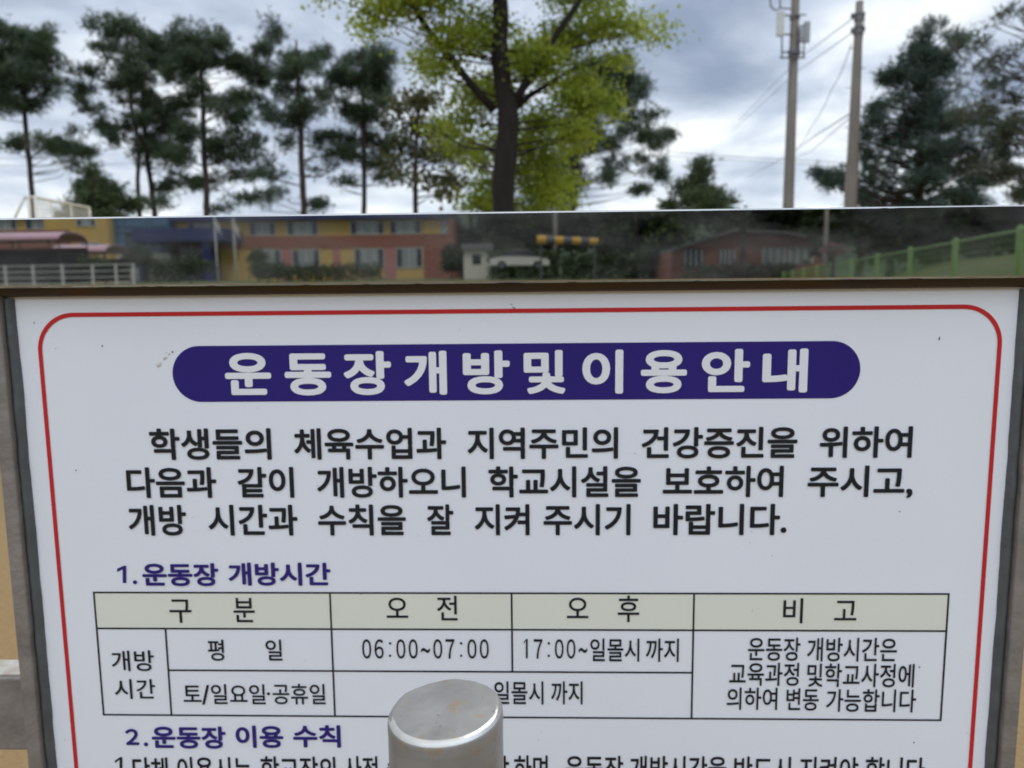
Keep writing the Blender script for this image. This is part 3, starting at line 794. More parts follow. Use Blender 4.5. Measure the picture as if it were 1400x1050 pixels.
px_tree('pine_tree', 'dark spreading pine with drooping right boughs, half hidden by the ginkgo', 'pine tree', 29, [(782, 292, 5.5), (785, 240, 5), (792, 180, 4), (805, 120, 3), (835, 75, 1)],
        [(846, 92, 20, 12), (862, 112, 18, 12), (850, 140, 24, 14), (828, 120, 20, 16), (872, 160, 22, 10), (886, 190, 26, 10), (860, 180, 22, 10), (906, 186, 16, 6), (870, 214, 20, 8), (896, 226, 15, 7), (905, 242, 10, 6), (878, 260, 11, 4), (830, 200, 16, 8), (845, 226, 14, 6), (825, 250, 12, 6), (800, 120, 22, 20), (790, 170, 20, 24), (780, 220, 18, 22), (774, 262, 22, 18), (745, 240, 20, 20), (750, 275, 20, 10), (640, 150, 1, 1)][:-1],
        'pine', M['pine'], M['bark'], group=G_P, dens=2.8, fill=8, limb_r=.10, holes=(2.1, -.12))
# ginkgo
px_tree('ginkgo_tree', 'bright yellow green ginkgo tree standing right behind the notice board', 'tree', 10.2,
        [(692, 292, 15.5), (691, 240, 15), (690, 190, 14.5), (690, 140, 14), (686, 100, 11.5), (684, 50, 10.5), (683, -20, 9.5), (684, -160, 7), (686, -300, 4), (688, -400, 2)],
        [(452, 6, 14, 8), (482, 12, 20, 12), (515, 18, 26, 16), (548, 18, 34, 26), (600, 14, 42, 30), (562, 54, 18, 10), (622, 66, 42, 26), (590, 82, 22, 16), (662, 36, 36, 36), (660, 88, 32, 26), (718, 28, 36, 36), (738, 88, 38, 30), (778, 28, 42, 34), (792, 78, 38, 26), (830, 18, 36, 24),
         (852, 48, 22, 14), (872, 16, 26, 14), (898, 36, 18, 7), (914, 30, 10, 6), (640, 120, 32, 20), (602, 112, 18, 10), (632, 148, 34, 18), (608, 164, 18, 8), (742, 138, 42, 26), (790, 130, 34, 22), (824, 130, 22, 16), (652, 190, 28, 20), (620, 192, 22, 10), (600, 182, 12, 6),
         (742, 190, 36, 26), (782, 182, 28, 22), (660, 230, 30, 22), (640, 262, 28, 16), (742, 240, 36, 28), (772, 232, 22, 18), (722, 276, 36, 14), (764, 276, 26, 12), (668, 282, 18, 10), (812, 172, 12, 7), (836, 150, 14, 7), (716, 215, 22, 26), (668, 262, 20, 18), (665, 160, 22, 20), (715, 165, 25, 20),
         (560, -60, 80, 40), (680, -80, 80, 60), (800, -60, 80, 45), (700, -200, 110, 80), (600, -170, 60, 50), (800, -180, 60, 50), (690, -330, 70, 60)],
        'leaf', M['ginkgo'], M['ginkgo_bark'], dens=14.0, size=(.055, 0, .66), spread=1.4, back=-.5, limb_r=.12,
        limbs=[([(676, 150, 0), (655, 128, -.1), (632, 100, -.2), (600, 62, -.3), (575, 25, -.35), (556, -10, -.4), (540, -50, -.4)], 6, 2.5),
               ([(698, 150, 0), (716, 118, -.1), (738, 80, -.2), (764, 42, -.25), (790, 5, -.3), (815, -40, -.3)], 6.5, 2.5),
               ([(702, 150, 0), (722, 132, .1), (745, 118, .2), (790, 90, .5)], 5, 2)])
# junipers
def juniper(label, Y, tr, pads):
    return px_tree('juniper_bush', label, 'bush', Y, tr, pads, 'pine', M['bushleaf'], M['bark'], dens=6.5, size=(.14, .012, .8), group='pointed junipers', spread=.5)
juniper('pointed green juniper between the leftmost pine and the slender pine', 19, [(140, 294, 3), (138, 270, 2), (135, 235, 1)],
        [(134, 238, 6, 12), (128, 260, 17, 10), (150, 260, 18, 12), (140, 275, 30, 14), (166, 278, 14, 8), (112, 284, 14, 7), (138, 300, 40, 16), (135, 252, 10, 12)])
juniper('pointed green juniper between the ginkgo and the antenna pole', 20, [(955, 292, 3), (955, 265, 2), (953, 230, 1)],
        [(953, 230, 6, 12), (944, 254, 17, 12), (966, 262, 18, 12), (986, 277, 20, 8), (922, 278, 15, 8), (953, 278, 28, 14), (955, 300, 45, 14), (953, 246, 10, 10)])
# conifer at the right
px_tree('conifer_tree', 'broad dark conifer with a conical top behind the plain concrete pole', 'conifer', 25, [(1256, 292, 7), (1258, 220, 6), (1262, 140, 4), (1266, 90, 2.4), (1270, 56, 1)],
        [(1270, 48, 12, 12), (1256, 58, 14, 12), (1286, 70, 14, 10), (1246, 84, 18, 10), (1276, 90, 22, 12), (1228, 98, 10, 9), (1256, 112, 28, 12), (1292, 114, 20, 10), (1214, 104, 7, 8), (1224, 140, 18, 10), (1260, 144, 28, 14), (1300, 148, 24, 12), (1200, 146, 12, 7), (1206, 172, 15, 10), (1240, 178, 28, 12),
         (1282, 180, 28, 14), (1322, 170, 20, 10), (1190, 166, 9, 7), (1200, 210, 18, 10), (1240, 214, 28, 12), (1286, 214, 28, 12), (1330, 206, 22, 10), (1195, 246, 22, 9), (1240, 250, 28, 10), (1286, 254, 30, 12), (1332, 250, 24, 10), (1140, 250, 20, 7), (1118, 236, 8, 6), (1150, 240, 8, 8), (1176, 268, 20, 8),
         (1230, 278, 28, 7), (1292, 280, 34, 7), (1350, 272, 22, 8), (1185, 190, 8, 10), (1190, 228, 10, 8), (1262, 205, 22, 12), (1258, 235, 26, 12), (1262, 262, 26, 10), (1225, 190, 18, 10), (1310, 230, 24, 12), (1215, 230, 20, 10), (1310, 190, 22, 12), (1342, 230, 18, 12), (1300, 270, 26, 9), (1210, 265, 22, 9), (1250, 285, 30, 7), (1258, 165, 20, 12), (1350, 200, 14, 9)],
        'pine', M['conifer'], M['bark'], dens=1.9, fill=12, holes=(2.3, -.10))
px_tree('feathery_tree', 'loose feathery tree at the right edge beside the conifer', 'tree', 17, [(1455, 300, 6), (1452, 200, 5), (1448, 100, 4), (1440, -20, 2)],
        [(1385, 24, 22, 7), (1364, 37, 14, 4), (1392, 54, 18, 8), (1328, 60, 14, 6), (1376, 75, 20, 7), (1358, 95, 24, 5), (1392, 100, 18, 9), (1345, 115, 20, 5), (1382, 125, 24, 7), (1360, 141, 26, 7), (1334, 156, 18, 5), (1386, 160, 22, 9), (1370, 190, 24, 7), (1392, 206, 18, 10), (1345, 186, 14, 6),
         (1382, 236, 22, 9), (1396, 266, 16, 10), (1345, 228, 12, 5), (1430, 20, 30, 20), (1440, 100, 35, 30), (1440, 180, 35, 30), (1440, 250, 35, 20), (1430, -60, 50, 30)],
        'pine', M['feather'], M['bark'], dens=3.4, size=(.15, .010, .7), spread=.7, fill=2, holes=(3.0, .08))

# ------------------------------------------------------------------ poles, wires, pale frame
def antenna_pole():
    Y = 25; s = (Y - CAM.y) / 1000; p0 = at(1077.8, 280, Y); zt = at(1090, -70, Y).z
    t = thing('antenna_pole', 'tall concrete pole carrying white and grey mobile antennas', 'utility pole', (p0.x, Y, 0))
    X = p0.x
    def rad(z): return (7.2 - 2.4 * (z - p0.z) / (zt - p0.z)) * s
    b = MB(); zs = np.linspace(-.1, zt, 12); b.tube([(X, Y, z) for z in zs], [rad(z) for z in zs], 14); b.build('pole_shaft', M['concrete'], t, True)
    def q(px, py, dy=0): return at(px, py, Y + dy)
    def panel_(px, y0, y1, wd, m):
        a, c = q(px, y0, -.2), q(px, y1, -.2); b = MB(); b.box(a.x - wd * s / 2, a.x + wd * s / 2, a.y - .06, a.y + .07, c.z, a.z)
        return b.build('antenna_panel', m, t)
    panel_(1067.5, 16, 49, 8.5, M['white_plastic']); panel_(1103.5, 30, 58, 7, M['grey_plastic']); panel_(1096, 38, 54, 5, M['grey_plastic'])
    b = MB()
    for pts in ([(1067, 20), (1084, 22)], [(1067, 46), (1084, 48)], [(1069, 50), (1069, 80)], [(1066, 79), (1100, 79)], [(1068, 71), (1098, 72)], [(1086, 20), (1102, 20)], [(1090, 36), (1104, 34)], [(1090, 56), (1102, 58)],
                [(1099, 57), (1099, 78)], [(1052, -6), (1054, 9), (1060, 14), (1068, 11), (1082, 12)], [(1066, -4), (1067, 12)], [(1093, 40), (1093, 76)]):
        b.tube([q(x, y, -.22) for x, y in pts], .028, 6)
    b.build_each('mounting_bracket', M['pole_metal'], t)
    b = MB()
    for py in (76, 24, 70): 
        z = q(1086, py).z; b.tube([(X, Y, z - .05), (X, Y, z + .05)], rad(z) + .03, 14)
    b.build_each('clamp_band', M['pole_metal'], t)
antenna_pole()
def plain_pole():
    Y = 21; s = (Y - CAM.y) / 1000; p0 = at(1163, 280, Y); zt = at(1173.5, 2, Y).z; X = p0.x
    t = thing('utility_pole', 'plain concrete utility pole with wires tied near its top', 'utility pole', (X, Y, 0))
    def rad(z): return (8.2 - 3.6 * (z - p0.z) / (zt - p0.z)) * s
    b = MB(); zs = np.linspace(-.1, zt, 12); b.tube([(X, Y, z) for z in zs], [rad(z) for z in zs], 14); b.build('pole_shaft', M['concrete'], t, True)
    b = MB()
    for py in (20, 27, 38, 46): z = at(1172, py, Y).z; b.tube([(X, Y, z - .03), (X, Y, z + .03)], rad(z) + .025, 12)
    for px, py in ((1166, 22), (1180, 20), (1166, 42), (1180, 40)):
        p = at(px, py, Y); b.tube([p - Vector((0, 0, .07)), p, p + Vector((0, 0, .07))], [.05, .065, .05], 8)
    b.build_each('clamp_band', M['pole_metal'], t)
    b = MB(); b.tube([at(x, y, Y - .25) for x, y in ((1182, 18), (1181, 40), (1178, 60), (1177, 95), (1174, 200), (1171, 280))] + [(at(1171, 280, Y - .25).x, Y - .2, .0)], .012, 5); b.build('earth_cable', M['cable'], t)
    b = MB()
    for i, py in enumerate(range(66, 260, 27)):
        p = at(1170 - (py - 66) * .04, py, Y); sg = 1 if i % 2 else -1; b.tube([(X, Y, p.z), (X + sg * (rad(p.z) + .13), Y, p.z)], .011, 5)
    b.build_each('climbing_rung', M['pole_metal'], t)
plain_pole()
def wire(label, pts, r=.012, sag=.0):
    P = [at(x, y, Y) for x, y, Y in pts]; Q = []
    for a, c in zip(P[:-1], P[1:]):
        for k in range(12):
            f = k / 12; p = a.lerp(c, f); p.z -= sag * 4 * f * (1 - f); Q.append(p)
    Q.append(P[-1]); b = MB(); b.tube(Q, r, 5)
    o = Q[0].copy(); me = b.build('overhead_wire', M['cable']); me.data.transform(Matrix.Translation(-o)); me.location = o
    tag(me, label, 'wire', 'overhead wires')
wire('wire running from the top of the plain pole down left past the antennas', [(1166, 25, 21), (1090, 82, 40), (1010, 165, 75)], .014)
wire('second wire just under the top wire of the plain pole, running down left', [(1166, 44, 21), (1090, 98, 40), (1000, 180, 80)], .014)
wire('steep slack wire dropping from below the plain pole head to the left', [(1164, 60, 21), (1138, 120, 28), (1110, 172, 36), (1092, 198, 42)], .012, .15)
wire('thick low wire meeting the plain pole halfway up', [(1163, 155, 21), (1120, 182, 32), (1075, 214, 48), (1020, 243, 80)], .02)
wire('thin low wire just below the thick one at the plain pole', [(1163, 160, 21), (1110, 206, 36), (1075, 222, 48)], .013)
wire('upper of the two nearly level wires behind the antenna pole', [(880, 205, 60), (1000, 214, 62), (1180, 224, 64)], .022)
wire('lower of the two nearly level wires behind the antenna pole', [(880, 210, 60), (1000, 219, 62), (1180, 229, 64)], .018)
wire('faint level wire between the leftmost pine and the slender pine', [(-60, 218, 60), (60, 215, 60), (200, 199, 60)], .012)
wire('faint level wire lowest at the left, above the juniper', [(-60, 226, 60), (100, 227, 60), (260, 220, 60)], .012)

def pale_frame():
    Y0, Y1 = 12.0, 13.3
    t = thing('goal_frame', 'cream tubular goal frame with pale netting at the left behind the board', 'goal frame', (at(46, 269, Y0).x, Y0, 0))
    A, B = at(47, 269, Y0), at(122, 284, Y1); A2 = at(34, 270, Y0)
    b = MB(); r = .022
    b.tube([A2, A, B], r, 8); b.build('crossbar', M['cream_paint'], t, True)
    for p in (A, B, Vector((A2.x + .06, A2.y, A2.z))):
        b = MB(); b.tube([(p.x, p.y, 0), (p.x, p.y, p.z)], r, 8); b.build('post', M['cream_paint'], t, True)
    b = MB(); e0 = at(21, 296, Y0); b.tube([A2, e0, Vector((e0.x - .6, e0.y, 0))], r * .9, 8); b.build('back_stay', M['cream_paint'], t, True)
    b = MB()
    for f in (.28, .64): p = A.lerp(B, f); b.tube([(p.x, p.y, 0), p], r * .7, 6)
    b.build_each('brace', M['cream_paint'], t, True)
    b = MB(); nz_ = 46
    for k in range(40):
        f = k / 39; p = A.lerp(B, f); b.tube([(p.x, p.y + .01, .05), (p.x, p.y + .01, p.z)], .0055, 3, False)
    for k in range(nz_):
        f = k / nz_; b.tube([(A.x, A.y + .015, A.z * f + .03), (B.x, B.y + .015, B.z * f + .03)], .0055, 3, False)
    b.build('netting', M['net'], t)
pale_frame()

# ------------------------------------------------------------------ the school behind the camera, seen in the polished bar
YS = 75.0
def mx_(px, Y=YS): return mir(px, 340, Y).x
def mz_(py, px=400, Y=YS): return mir(px, py, Y).z
def school():
    t = thing('school_building', 'two storey yellow and red brick school with a dark blue roof edge', 'building', (mx_(320), -YS, ground_z(mx_(320), -YS)))
    def bx(b, x0, x1, y0, y1, d0=0.0, d1=12.0, Y=YS, mi=0):
        a, c = mx_(x0), mx_(x1); b.box(a, c, -YS - d1, -YS + d0, mz_(y1), mz_(y0), mi); return b
    # walls: each piece set beside the next
    b = MB(); bx(b, 242, 579, 301, 322.6); bx(b, 242, 579, 339, 384); bx(b, -120, 82, 293, 311, 0, 12); b.build_each('yellow_wall', M['yellow_wall'], t)
    b = MB(); bx(b, 242, 579, 322.6, 339, .12); bx(b, 579.05, 620, 301, 384, .02); bx(b, -120, 82, 311, 384, .1, 12); b.build_each('brick_wall', M['brick'], t)
    b = MB(); bx(b, 82.1, 166, 288, 352, 2.2, 12); bx(b, 116, 166, 352, 384, 2.2, 12); b.build_each('yellow_wall', M['yellow_wall'], t)
    b = MB(); bx(b, 82.1, 115.9, 352.1, 384, 2.25, 12); bx(b, 82, 115, 314, 352, 2.4, 2.0 - 4.2); b.build_each('brick_wall', M['brick'], t)
    b = MB(); bx(b, 240, 616, 284, 300.8, .9, 12.5); bx(b, -120, 81.9, 284, 292.8, .6, 12.5); bx(b, 81.95, 167, 283, 287.9, 2.5, 12.5); b.build_each('roof', M['roof_blue'], t)
    b = MB(); bx(b, 580, 612, 303, 322, .1, -.02); b.build_each('yellow_wall', M['yellow_wall'], t)
    # curtain wall
    b = MB(); bx(b, 166.2, 239.9, 286, 345, 1.2, 11); cw = b.build('curtain_wall', M['blue_glass'], t)
    b = MB()
    for x in (168, 180, 208, 215, 238): bx(b, x, x + 1.6, 288, 345, 1.32, -1.2)
    for y in (293, 307, 314.5, 340): bx(b, 167, 239.8, y, y + 1.3, 1.36, -1.2)
    b.build_each('mullion', mat('blue_frame', (.10, .20, .30), rough=.4), cw)
    b = MB(); bx(b, 181.8, 207.8, 316, 324, 1.26, -1.19); bx(b, 181.8, 207.8, 327, 339, 1.26, -1.19); b.build_each('dark_pane', M['dark_glass'], cw)
    b = MB(); bx(b, 166.2, 239.9, 345.1, 384, 1.2, 11); b.build('base_wall', M['cream_paint'], t)
    # entrance canopy, column, door
    b = MB(); bx(b, 214, 333, 316, 332.5, 4.5, -.15); b.build('entrance_canopy', M['roof_blue'], t)
    for x0, x1 in ((301, 312), (216, 221)): b = MB(); bx(b, x0, x1, 332.6, 386, 4.2, -3.2); b.build('column', M['roof_blue'], t)
    b = MB(); bx(b, 244, 300, 334, 384, .2, -.02); dr = b.build('entrance_door', M['dark_glass'], t)
    b = MB()
    for x in (262, 284, 291, 298): bx(b, x, x + 1.8, 334, 384, .28, -.201)
    for y in (341,): bx(b, 245, 299.8, y, y + 1.4, .32, -.201)
    b.build_each('door_frame', M['win_frame'], dr)
    # windows
    def window(x0, x1, y0, y1, d=0.0, blind=True):
        f = MB(); ex = 1.0
        bx(f, x0, x1, y0, y0 + ex, d + .10, -d); bx(f, x0, x1, y1 - ex, y1, d + .10, -d)
        n = max(2, int((x1 - x0) / 13))
        for k in range(n + 1):
            xx = x0 + (x1 - x0 - ex) * k / n; bx(f, xx, xx + ex, y0 + ex, y1 - ex, d + .10, -d)
        fo = f.build('window', M['win_frame'], t)
        g = MB(); bx(g, x0 + .2, x1 - .2, y0 + .2, y1 - .2, d + .05, -d - .001); g.build('pane', M['win_glass'], fo)
        g = MB(); wq = min(8.0, (x1 - x0) * .22); bx(g, x0 + 1, x0 + wq, y0 + 1, y1 - 1, d + .07, -d - .055); bx(g, x1 - wq, x1 - 1, y0 + 1, y1 - 1, d + .07, -d - .055); g.build_each('open_sash', M['dark_glass'], fo)
    for x0, x1 in ((258, 298), (342, 379), (394, 436), (480, 526), (533, 577)): window(x0, x1, 302.5, 321.5)
    for x0, x1 in ((346, 384), (399, 437), (484, 525), (541, 578)): window(x0, x1, 340.5, 368)
    window(603, 613, 303, 322, .11); window(125, 151, 299, 309.5, 2.2); window(128, 153, 331, 337, 2.2); window(-6, 26, 294, 310); window(38, 81, 294, 310); window(-70, -20, 294, 310)
    b = MB()
    for x0, x1 in ((384.2, 398.6), (525.4, 540.6), (455, 465)): bx(b, x0, x1, 339.1, 384, .08, -.001)
    b.build_each('pink_pier', M['pink'], t)
school()
def annex():
    Y = 50.0
    X = lambda p: mx_(p, Y); Z = lambda p: mz_(p, 1000, Y)
    t = thing('annex_building', 'single storey red brick annex shaded by trees beside the school gate', 'building', (X(1025), -Y, ground_z(X(1025), -Y)))
    b = MB(); pr = [(X(918), 2.0), (X(918), Z(344)), (X(1000), Z(318)), (X(1070), Z(322)), (X(1128), Z(333)), (X(1128), 2.0)]
    n = len(pr); b.add([(x, -Y, z) for x, z in pr] + [(x, -Y - 9, z) for x, z in pr], [tuple(range(n))[::-1], tuple(range(n, 2 * n))] + [(k, (k + 1) % n, n + (k + 1) % n, n + k) for k in range(n)])
    b.build('wall', M['brick'], t)
    b = MB()
    top = pr[1:5]
    vs = []
    for x, z in top: vs += [(x, -Y + .6, z + .02), (x, -Y + .6, z + .22), (x, -Y - 9.4, z + .02), (x, -Y - 9.4, z + .22)]
    fs = []
    for k in range(3):
        a = k * 4; fs += [(a, a + 4, a + 5, a + 1), (a + 1, a + 5, a + 7, a + 3), (a + 2, a + 3, a + 7, a + 6), (a, a + 2, a + 6, a + 4)]
    fs += [(0, 1, 3, 2), (12, 14, 15, 13)]
    b.add(vs, fs); b.build('roof', M['grey_roof'], t)
    for x0, x1, y0, y1 in ((936, 961, 341, 364), (984, 1004, 341, 361), (1042, 1074, 340, 362), (1078, 1112, 340, 362)):
        f = MB(); ex = .12
        for k in range(4): xx = X(x0) + (X(x1) - X(x0) - ex) * k / 3; f.box(xx, xx + ex, -Y, -Y + .1, Z(y1), Z(y0))
        fo = f.build('window', M['win_frame'], t); g = MB(); g.box(X(x0) - .05, X(x1) + .05, -Y, -Y + .05, Z(y1) - .05, Z(y0) + .05); g.build('pane', M['dark_glass'] if x0 < 1000 else M['win_glass'], fo)
annex()
def shelter(label, x0, x1, yt, Y, zf):
    a, c = mir(x0, yt, Y), mir(x1, yt, Y)
    t = thing('bicycle_shelter', label, 'shelter', ((a.x + c.x) / 2, -Y, zf), 'arched shelters by the school')
    prof = [(math.cos(R(k)) * 1.7, math.sin(R(k)) * .60) for k in range(0, 181, 12)]
    b = MB(); n = len(prof); vs = []
    for x in (a.x, c.x):
        vs += [(x, -Y + p, a.z - .60 + q) for p, q in prof] + [(x, -Y + p * .985, a.z - .63 + q * .95) for p, q in prof]
    fs = []
    for k in range(n - 1): fs += [(k, k + 1, 2 * n + k + 1, 2 * n + k), (n + k + 1, n + k, 3 * n + k, 3 * n + k + 1), (k + 1, k, n + k, n + k + 1), (2 * n + k, 2 * n + k + 1, 3 * n + k + 1, 3 * n + k)]
    b.add(vs, fs); b.build('arched_roof', M['pink_roof'], t)
    m_ = max(2, int((c.x - a.x) / 2.5))
    for k in range(m_ + 1):
        x = a.x + .05 + (c.x - a.x - .1) * k / m_
        b = MB(); b.tube([(x, -Y + p * .97, a.z - .65 + q * .94) for p, q in prof], .05, 6); b.build('rib', M['dark_metal'], t)
        for sg in (-1, 1): b = MB(); b.tube([(x, -Y + sg * 1.62, zf), (x, -Y + sg * 1.62, a.z - .60)], .05, 6); b.build('post', M['dark_metal'], t)
    b = MB(); b.box(a.x, c.x, -Y - 1.6, -Y - 1.54, zf + .3, a.z - 1.0); b.build('back_screen', M['dark_metal'], t)
shelter('long pink arched shelter in front of the brick end of the school', -60, 100, 320, 52, ground_z(-35, -52))
shelter('short pink arched shelter in front of the tall yellow block', 88, 160, 336, 56, ground_z(-30, -56))
def railing():
    Y = 30.0; zb_ = 1.65
    t = thing('white_railing', 'white pipe railing along the top of the playground steps', 'railing', (mx_(60, Y), -Y, zb_))
    zt = mz_(362, 60, Y); xs = [mx_(p, Y) for p in (-80, -38, 4, 43, 83, 124, 156, 180)]
    for x in xs: b = MB(); b.tube([(x, -Y, zb_), (x, -Y, zt)], .045, 8); b.build('post', M['white_paint'], t)
    b = MB()
    for k in range(4): z = zt - .04 - k * .25; b.tube([(xs[0], -Y, z), (xs[-1], -Y, z)], .018, 6)
    b.build_each('rail', M['white_paint'], t)
railing()
def bush(name, label, px, py, rx, ry, Y, m=None, group='clipped shrubs before the school', flowers=False, dens=1.0):
    c = mir(px, py, Y); s = (Y + .9) / 1000; zf = ground_z(c.x, -Y)
    rx, rz = rx * s, ry * s
    pads = []
    for k in range(9):
        a = k * 2.4; rr_ = .55 * (k % 3) / 2
        pads.append((c + Vector((math.cos(a) * rr_ * rx, math.sin(a) * rr_ * min(rx, rz * 1.2), random.uniform(-.35, .35) * rz)), rx * .55, min(rx, rz * 1.3) * .55, rz * .6))
    make_tree(name, label, 'bush', [((c.x, -Y, zf), .06), ((c.x, -Y, max(zf + .2, c.z)), .03)], pads, 'leaf', m or M['bushleaf'], M['bark'], dens=dens * 1.6, group=group, size=(.16 * Y / 60 + .02, 0, 1.1 if Y > 30 else .3), trunk_name='stem', crown_name='foliage')
bush('clipped_shrub', 'dark round shrub below the blue glass wall', 184, 353, 17, 14, 62)
bush('clipped_shrub', 'large round shrub in front of the blue entrance canopy', 260, 366, 25, 13, 50)
bush('clipped_shrub', 'low wide shrub right of the entrance column', 366, 369, 28, 10, 54)
bush('clipped_shrub', 'small round shrub under the lower windows of the school', 352, 352, 11, 9, 66)
bush('clipped_shrub', 'narrow upright shrub at the brick corner of the school', 617, 350, 12, 22, 64)
bush('clipped_shrub', 'low shrub under the short pink shelter', 125, 360, 20, 7, 50)
bush('flowering_bush', 'pink flowering bush on the grass bank behind the green fence', 1140, 341, 11, 2.5, 15, M['pink_flower'], 'flowering bush', dens=3)
def hedge(label, x0, x1, yt, Y):
    a, c = mir(x0, yt, Y), mir(x1, yt, Y); zf = ground_z((a.x + c.x) / 2, -Y); h = max(.5, a.z - zf)
    t = thing('hedge', label, 'hedge', ((a.x + c.x) / 2, -Y, zf), 'hedges by the school')
    n = int((c.x - a.x) * h * 190); P = np.stack([rng.uniform(a.x, c.x, n), -Y + rng.normal(0, .35, n), zf + h * rng.uniform(0, 1, n) ** .8 + rng.normal(0, .08, n)], 1)
    np_mesh('foliage', leaves(P, .2), 5, M['bushleaf'], t)
    b = MB()
    for x in np.arange(a.x + .3, c.x, .9): b.tube([(x, -Y, zf - .05), (x + .05, -Y, zf + h * .8)], [.03, .01], 5)
    b.build('stem', M['bark'], t)
hedge('long low hedge along the lower windows of the school', 388, 522, 362, 66)
hedge('short hedge under the pale base of the blue glass wall', 196, 243, 355, 63)
hedge('tall dark hedge behind the white car', 668, 764, 343, 60)
hedge('dark hedge between the striped bar and the brick annex', 768, 905, 349, 57)
hedge('low dark hedge in front of the brick annex', 935, 1085, 363, 46)
def flagpole(label, px, yt, Y):
    p = mir(px, yt, Y); zf = ground_z(p.x, -Y); t = thing('flagpole', label, 'flagpole', (p.x, -Y, zf), 'flagpoles before the school')
    b = MB(); b.tube([(p.x, -Y, zf - .05), (p.x, -Y, p.z)], [.08, .05], 8); b.build('pole_shaft', M['white_paint'], t, True)
    b = MB(); vs = [(p.x + .07 + i * .07 + .03 * j, -Y + .08 * math.sin(i * 1.4), p.z - .3 - j * .22 - .16 * i) for j in range(5) for i in range(6)]
    b.add(vs, [(j * 6 + i, j * 6 + i + 1, j * 6 + i + 7, j * 6 + i + 6) for j in range(4) for i in range(5)]); b.build('flag', M['white_paint'], t)
flagpole('white flagpole nearer the blue glass wall', 293, 292, 58); flagpole('white flagpole nearer the school windows', 319, 297, 58)
def kiosk():
    Y = 62.0; X = lambda p: mx_(p, Y); Z = lambda p: mz_(p, 650, Y)
    t = thing('gate_kiosk', 'small cream hut with a flat grey roof beside the school corner', 'hut', (X(652), -Y, ground_z(X(652), -Y)))
    b = MB(); b.box(X(634), X(669), -Y - 2.5, -Y, 2.5, Z(342)); b.build('wall', M['cream_paint'], t)
    b = MB(); b.box(X(631), X(673), -Y - 2.8, -Y + .4, Z(341.9), Z(333)); b.build('roof', M['grey_roof'], t)
    b = MB(); b.box(X(646), X(658), -Y, -Y + .04, Z(362), Z(348)); b.build('window', M['dark_glass'], t)
kiosk()
def car():
    Y = 53.0; a, c = mx_(671, Y), mx_(751, Y); z = 3.35; l = c - a
    t = thing('parked_car', 'white car parked low in front of the tall dark hedge', 'car', ((a + c) / 2, -Y, z))
    pr = [(0, .35), (.0, .75), (.03, .85), (.20, .95), (.80, .93), (.97, .8), (1, .6), (1, .35)]
    gl = [(.22, .945), (.34, 1.38), (.42, 1.45), (.66, 1.43), (.80, .93)]
    def ext(p, w0, name, m):
        b = MB(); n = len(p); b.add([(a + u * l, -Y + w0, z + h) for u, h in p] + [(a + u * l, -Y - w0, z + h) for u, h in p],
                                    [tuple(range(n)), tuple(range(n, 2 * n))[::-1]] + [(k, n + k, n + (k + 1) % n, (k + 1) % n) for k in range(n)]); return b.build(name, m, t)
    ext(pr, .85, 'body', M['car_paint']); ext(gl, .74, 'glasshouse', M['dark_glass'])
    ext([(.335, 1.386), (.42, 1.47), (.66, 1.45), (.715, 1.25), (.66, 1.435), (.42, 1.452)], .75, 'roof', M['car_paint'])
    for u in (.2, .8):
        for sg in (-1, 1):
            b = MB(); b.tube([(a + u * l, -Y + sg * .87, z + .33), (a + u * l, -Y + sg * .68, z + .33)], .33, 18); wl = b.build('wheel', M['rubber'], t)
            b = MB(); b.tube([(a + u * l, -Y + sg * .875, z + .33), (a + u * l, -Y + sg * .80, z + .33)], .19, 14); b.build('rim', M['pole_metal'], wl)
car()
def height_bar():
    Y = 50.0; p0, p1 = mir(735, 328, Y), mir(817, 331, Y)
    t = thing('height_barrier', 'yellow and black striped overhead bar on posts at the school gate', 'barrier', ((p0.x + p1.x) / 2, -Y, ground_z(p0.x, -Y)))
    b = MB(); n = 7
    for k in range(n):
        b.tube([p0.lerp(p1, k / n), p0.lerp(p1, (k + 1) / n)], .30 - .012 * k, 14, k in (0, n - 1), mi=k % 2)
    b.build('striped_bar', [M['stripe_yellow'], M['stripe_black']], t)
    for f in (.06, .95): p = p0.lerp(p1, f); b = MB(); b.tube([(p.x, -Y - .1, ground_z(p.x, -Y)), (p.x, -Y - .1, p.z - .2)], .08, 8); b.build('post', M['pole_metal'], t)
height_bar()
def lamp(label, px, yt, Y, arm):
    p = mir(px, yt, Y); zf = ground_z(p.x, -Y); t = thing('lamp_post', label, 'lamp post', (p.x, -Y, zf), 'lamp posts')
    b = MB(); b.tube([(p.x, -Y, zf - .1), (p.x, -Y, p.z)], [.0034 * Y, .0026 * Y], 10); b.build('pole_shaft', M['concrete'], t, True)
    b = MB(); b.tube([(p.x, -Y, p.z - .1), (p.x + arm * .5, -Y, p.z + .15), (p.x + arm, -Y, p.z + .15)], .04, 6); b.build('arm', M['pole_metal'], t)
    b = MB(); b.box(p.x + arm - .3, p.x + arm + .3, -Y - .13, -Y + .13, p.z + .05, p.z + .2); b.build('lamp_head', M['grey_plastic'], t)
lamp('slim grey lamp post between the annex and the green fence', 1131, 270, 26, 1.0)
lamp('far grey lamp post behind the striped bar', 759, 280, 66, -1.4)
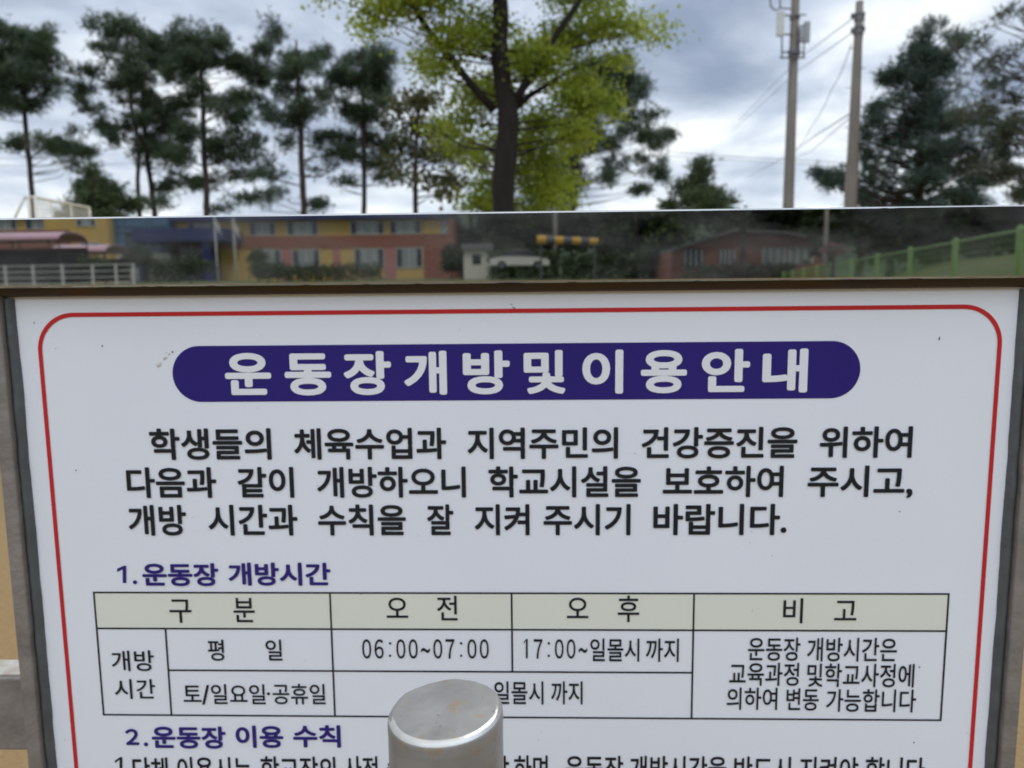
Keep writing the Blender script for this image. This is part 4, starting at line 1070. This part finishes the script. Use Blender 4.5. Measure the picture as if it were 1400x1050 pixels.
# light green mesh fence on the bank
def fence():
    t = thing('mesh_fence', 'light green wire mesh fence with round posts along the grass bank', 'fence', (FA.x, FA.y, ground_z(FA.x, FA.y)))
    ln = (Vector((FB.x, FB.y, 0)) - Vector((FA.x, FA.y, 0))).length; n = 10; st = 2.12
    P = [Vector((FA.x, FA.y, 0)) + FD * st * k for k in range(-3, n)]
    zt = CAM.z + .75
    for p in P:
        zf = ground_z(p.x, p.y); b = MB(); b.tube([(p.x, p.y, zf - .1), (p.x, p.y, zt + .03), (p.x, p.y, zt + .06)], [.042, .042, .02], 10); b.build('post', M['green_paint'], t, True)
    for a, c in zip(P[:-1], P[1:]):
        b = MB(); z0 = min(ground_z(a.x, a.y), ground_z(c.x, c.y)) + .06; m_ = 30
        for k in range(1, m_): q = a.lerp(c, k / m_); b.tube([(q.x, q.y, z0), (q.x, q.y, zt)], .0022, 3, False)
        z = z0
        while z <= zt + .001: b.tube([(a.x, a.y, z), (c.x, c.y, z)], .0025, 3, False); z += .09
        b.tube([(a.x, a.y, zt), (c.x, c.y, zt)], .014, 6)
        b.build('mesh_panel', M['green_paint'], t)
fence()
# dark trees behind the gate
def broad_tree(label, px, Y, H, Rr, seed, dens=1.0, f0=.16):
    random.seed(seed); p = mir(px, 375, Y); zf = ground_z(p.x, -Y); x, y = p.x, -Y
    tr = [((x, y, zf - .1), .022 * H), ((x + .1, y, zf + H * .3), .018 * H), ((x - .1, y + .1, zf + H * .6), .011 * H), ((x, y, zf + H * .9), .004 * H)]
    pads = []
    for k in range(26):
        f = random.uniform(f0, 1.0); rr_ = Rr * math.sqrt(max(.05, 1 - ((f - .5) / .56) ** 2)) * math.sqrt(random.uniform(.05, 1)); a = random.uniform(0, 6.28)
        q = random.uniform(.24, .38) * Rr
        pads.append((Vector((x + rr_ * math.cos(a), y + rr_ * math.sin(a), zf + H * f)), q, q, q * .7))
    make_tree('broadleaf_tree', label, 'tree', tr, pads, 'leaf', M['leaf'], M['bark'], dens=.32 * dens, group='dark trees around the school gate', size=(.42, 0, 2.2))
LB = ['dark leafy tree rising behind the cream gate hut', 'dark tree behind the tall hedge left of the striped bar', 'far dark tree above the striped bar', 'dark tree at the right end of the striped bar', 'dark tree left of the brick annex',
      'dark tree overhanging the left of the brick annex', 'dark tree with a forked trunk standing in front of the brick annex', 'dark tree behind the brick annex roof', 'dark tree at the right end of the brick annex', 'dark tree just right of the slim lamp post',
      'dark tree above the far end of the green fence', 'dark tree above the pink flowering bush', 'dark tree behind the tallest posts of the green fence', 'dark tree at the near end of the green fence']
for i, (px, Y, H, Rr) in enumerate(((645, 82, 15, 5.5), (700, 86, 15, 5.5), (760, 84, 15, 5.5), (825, 80, 15, 5.5), (868, 58, 11, 4), (893, 63, 14, 3.6), (1012, 44, 10, 2.8), (985, 68, 15, 5.5), (1118, 66, 14, 5), (1175, 43, 10, 2.6), (1215, 52, 12, 5), (1275, 33, 9, 4), (1345, 30, 9, 4), (1415, 27, 9, 4))):
    broad_tree(LB[i], px, Y, H, Rr, 100 + i, 1.0, .55 if i == 6 else .16)
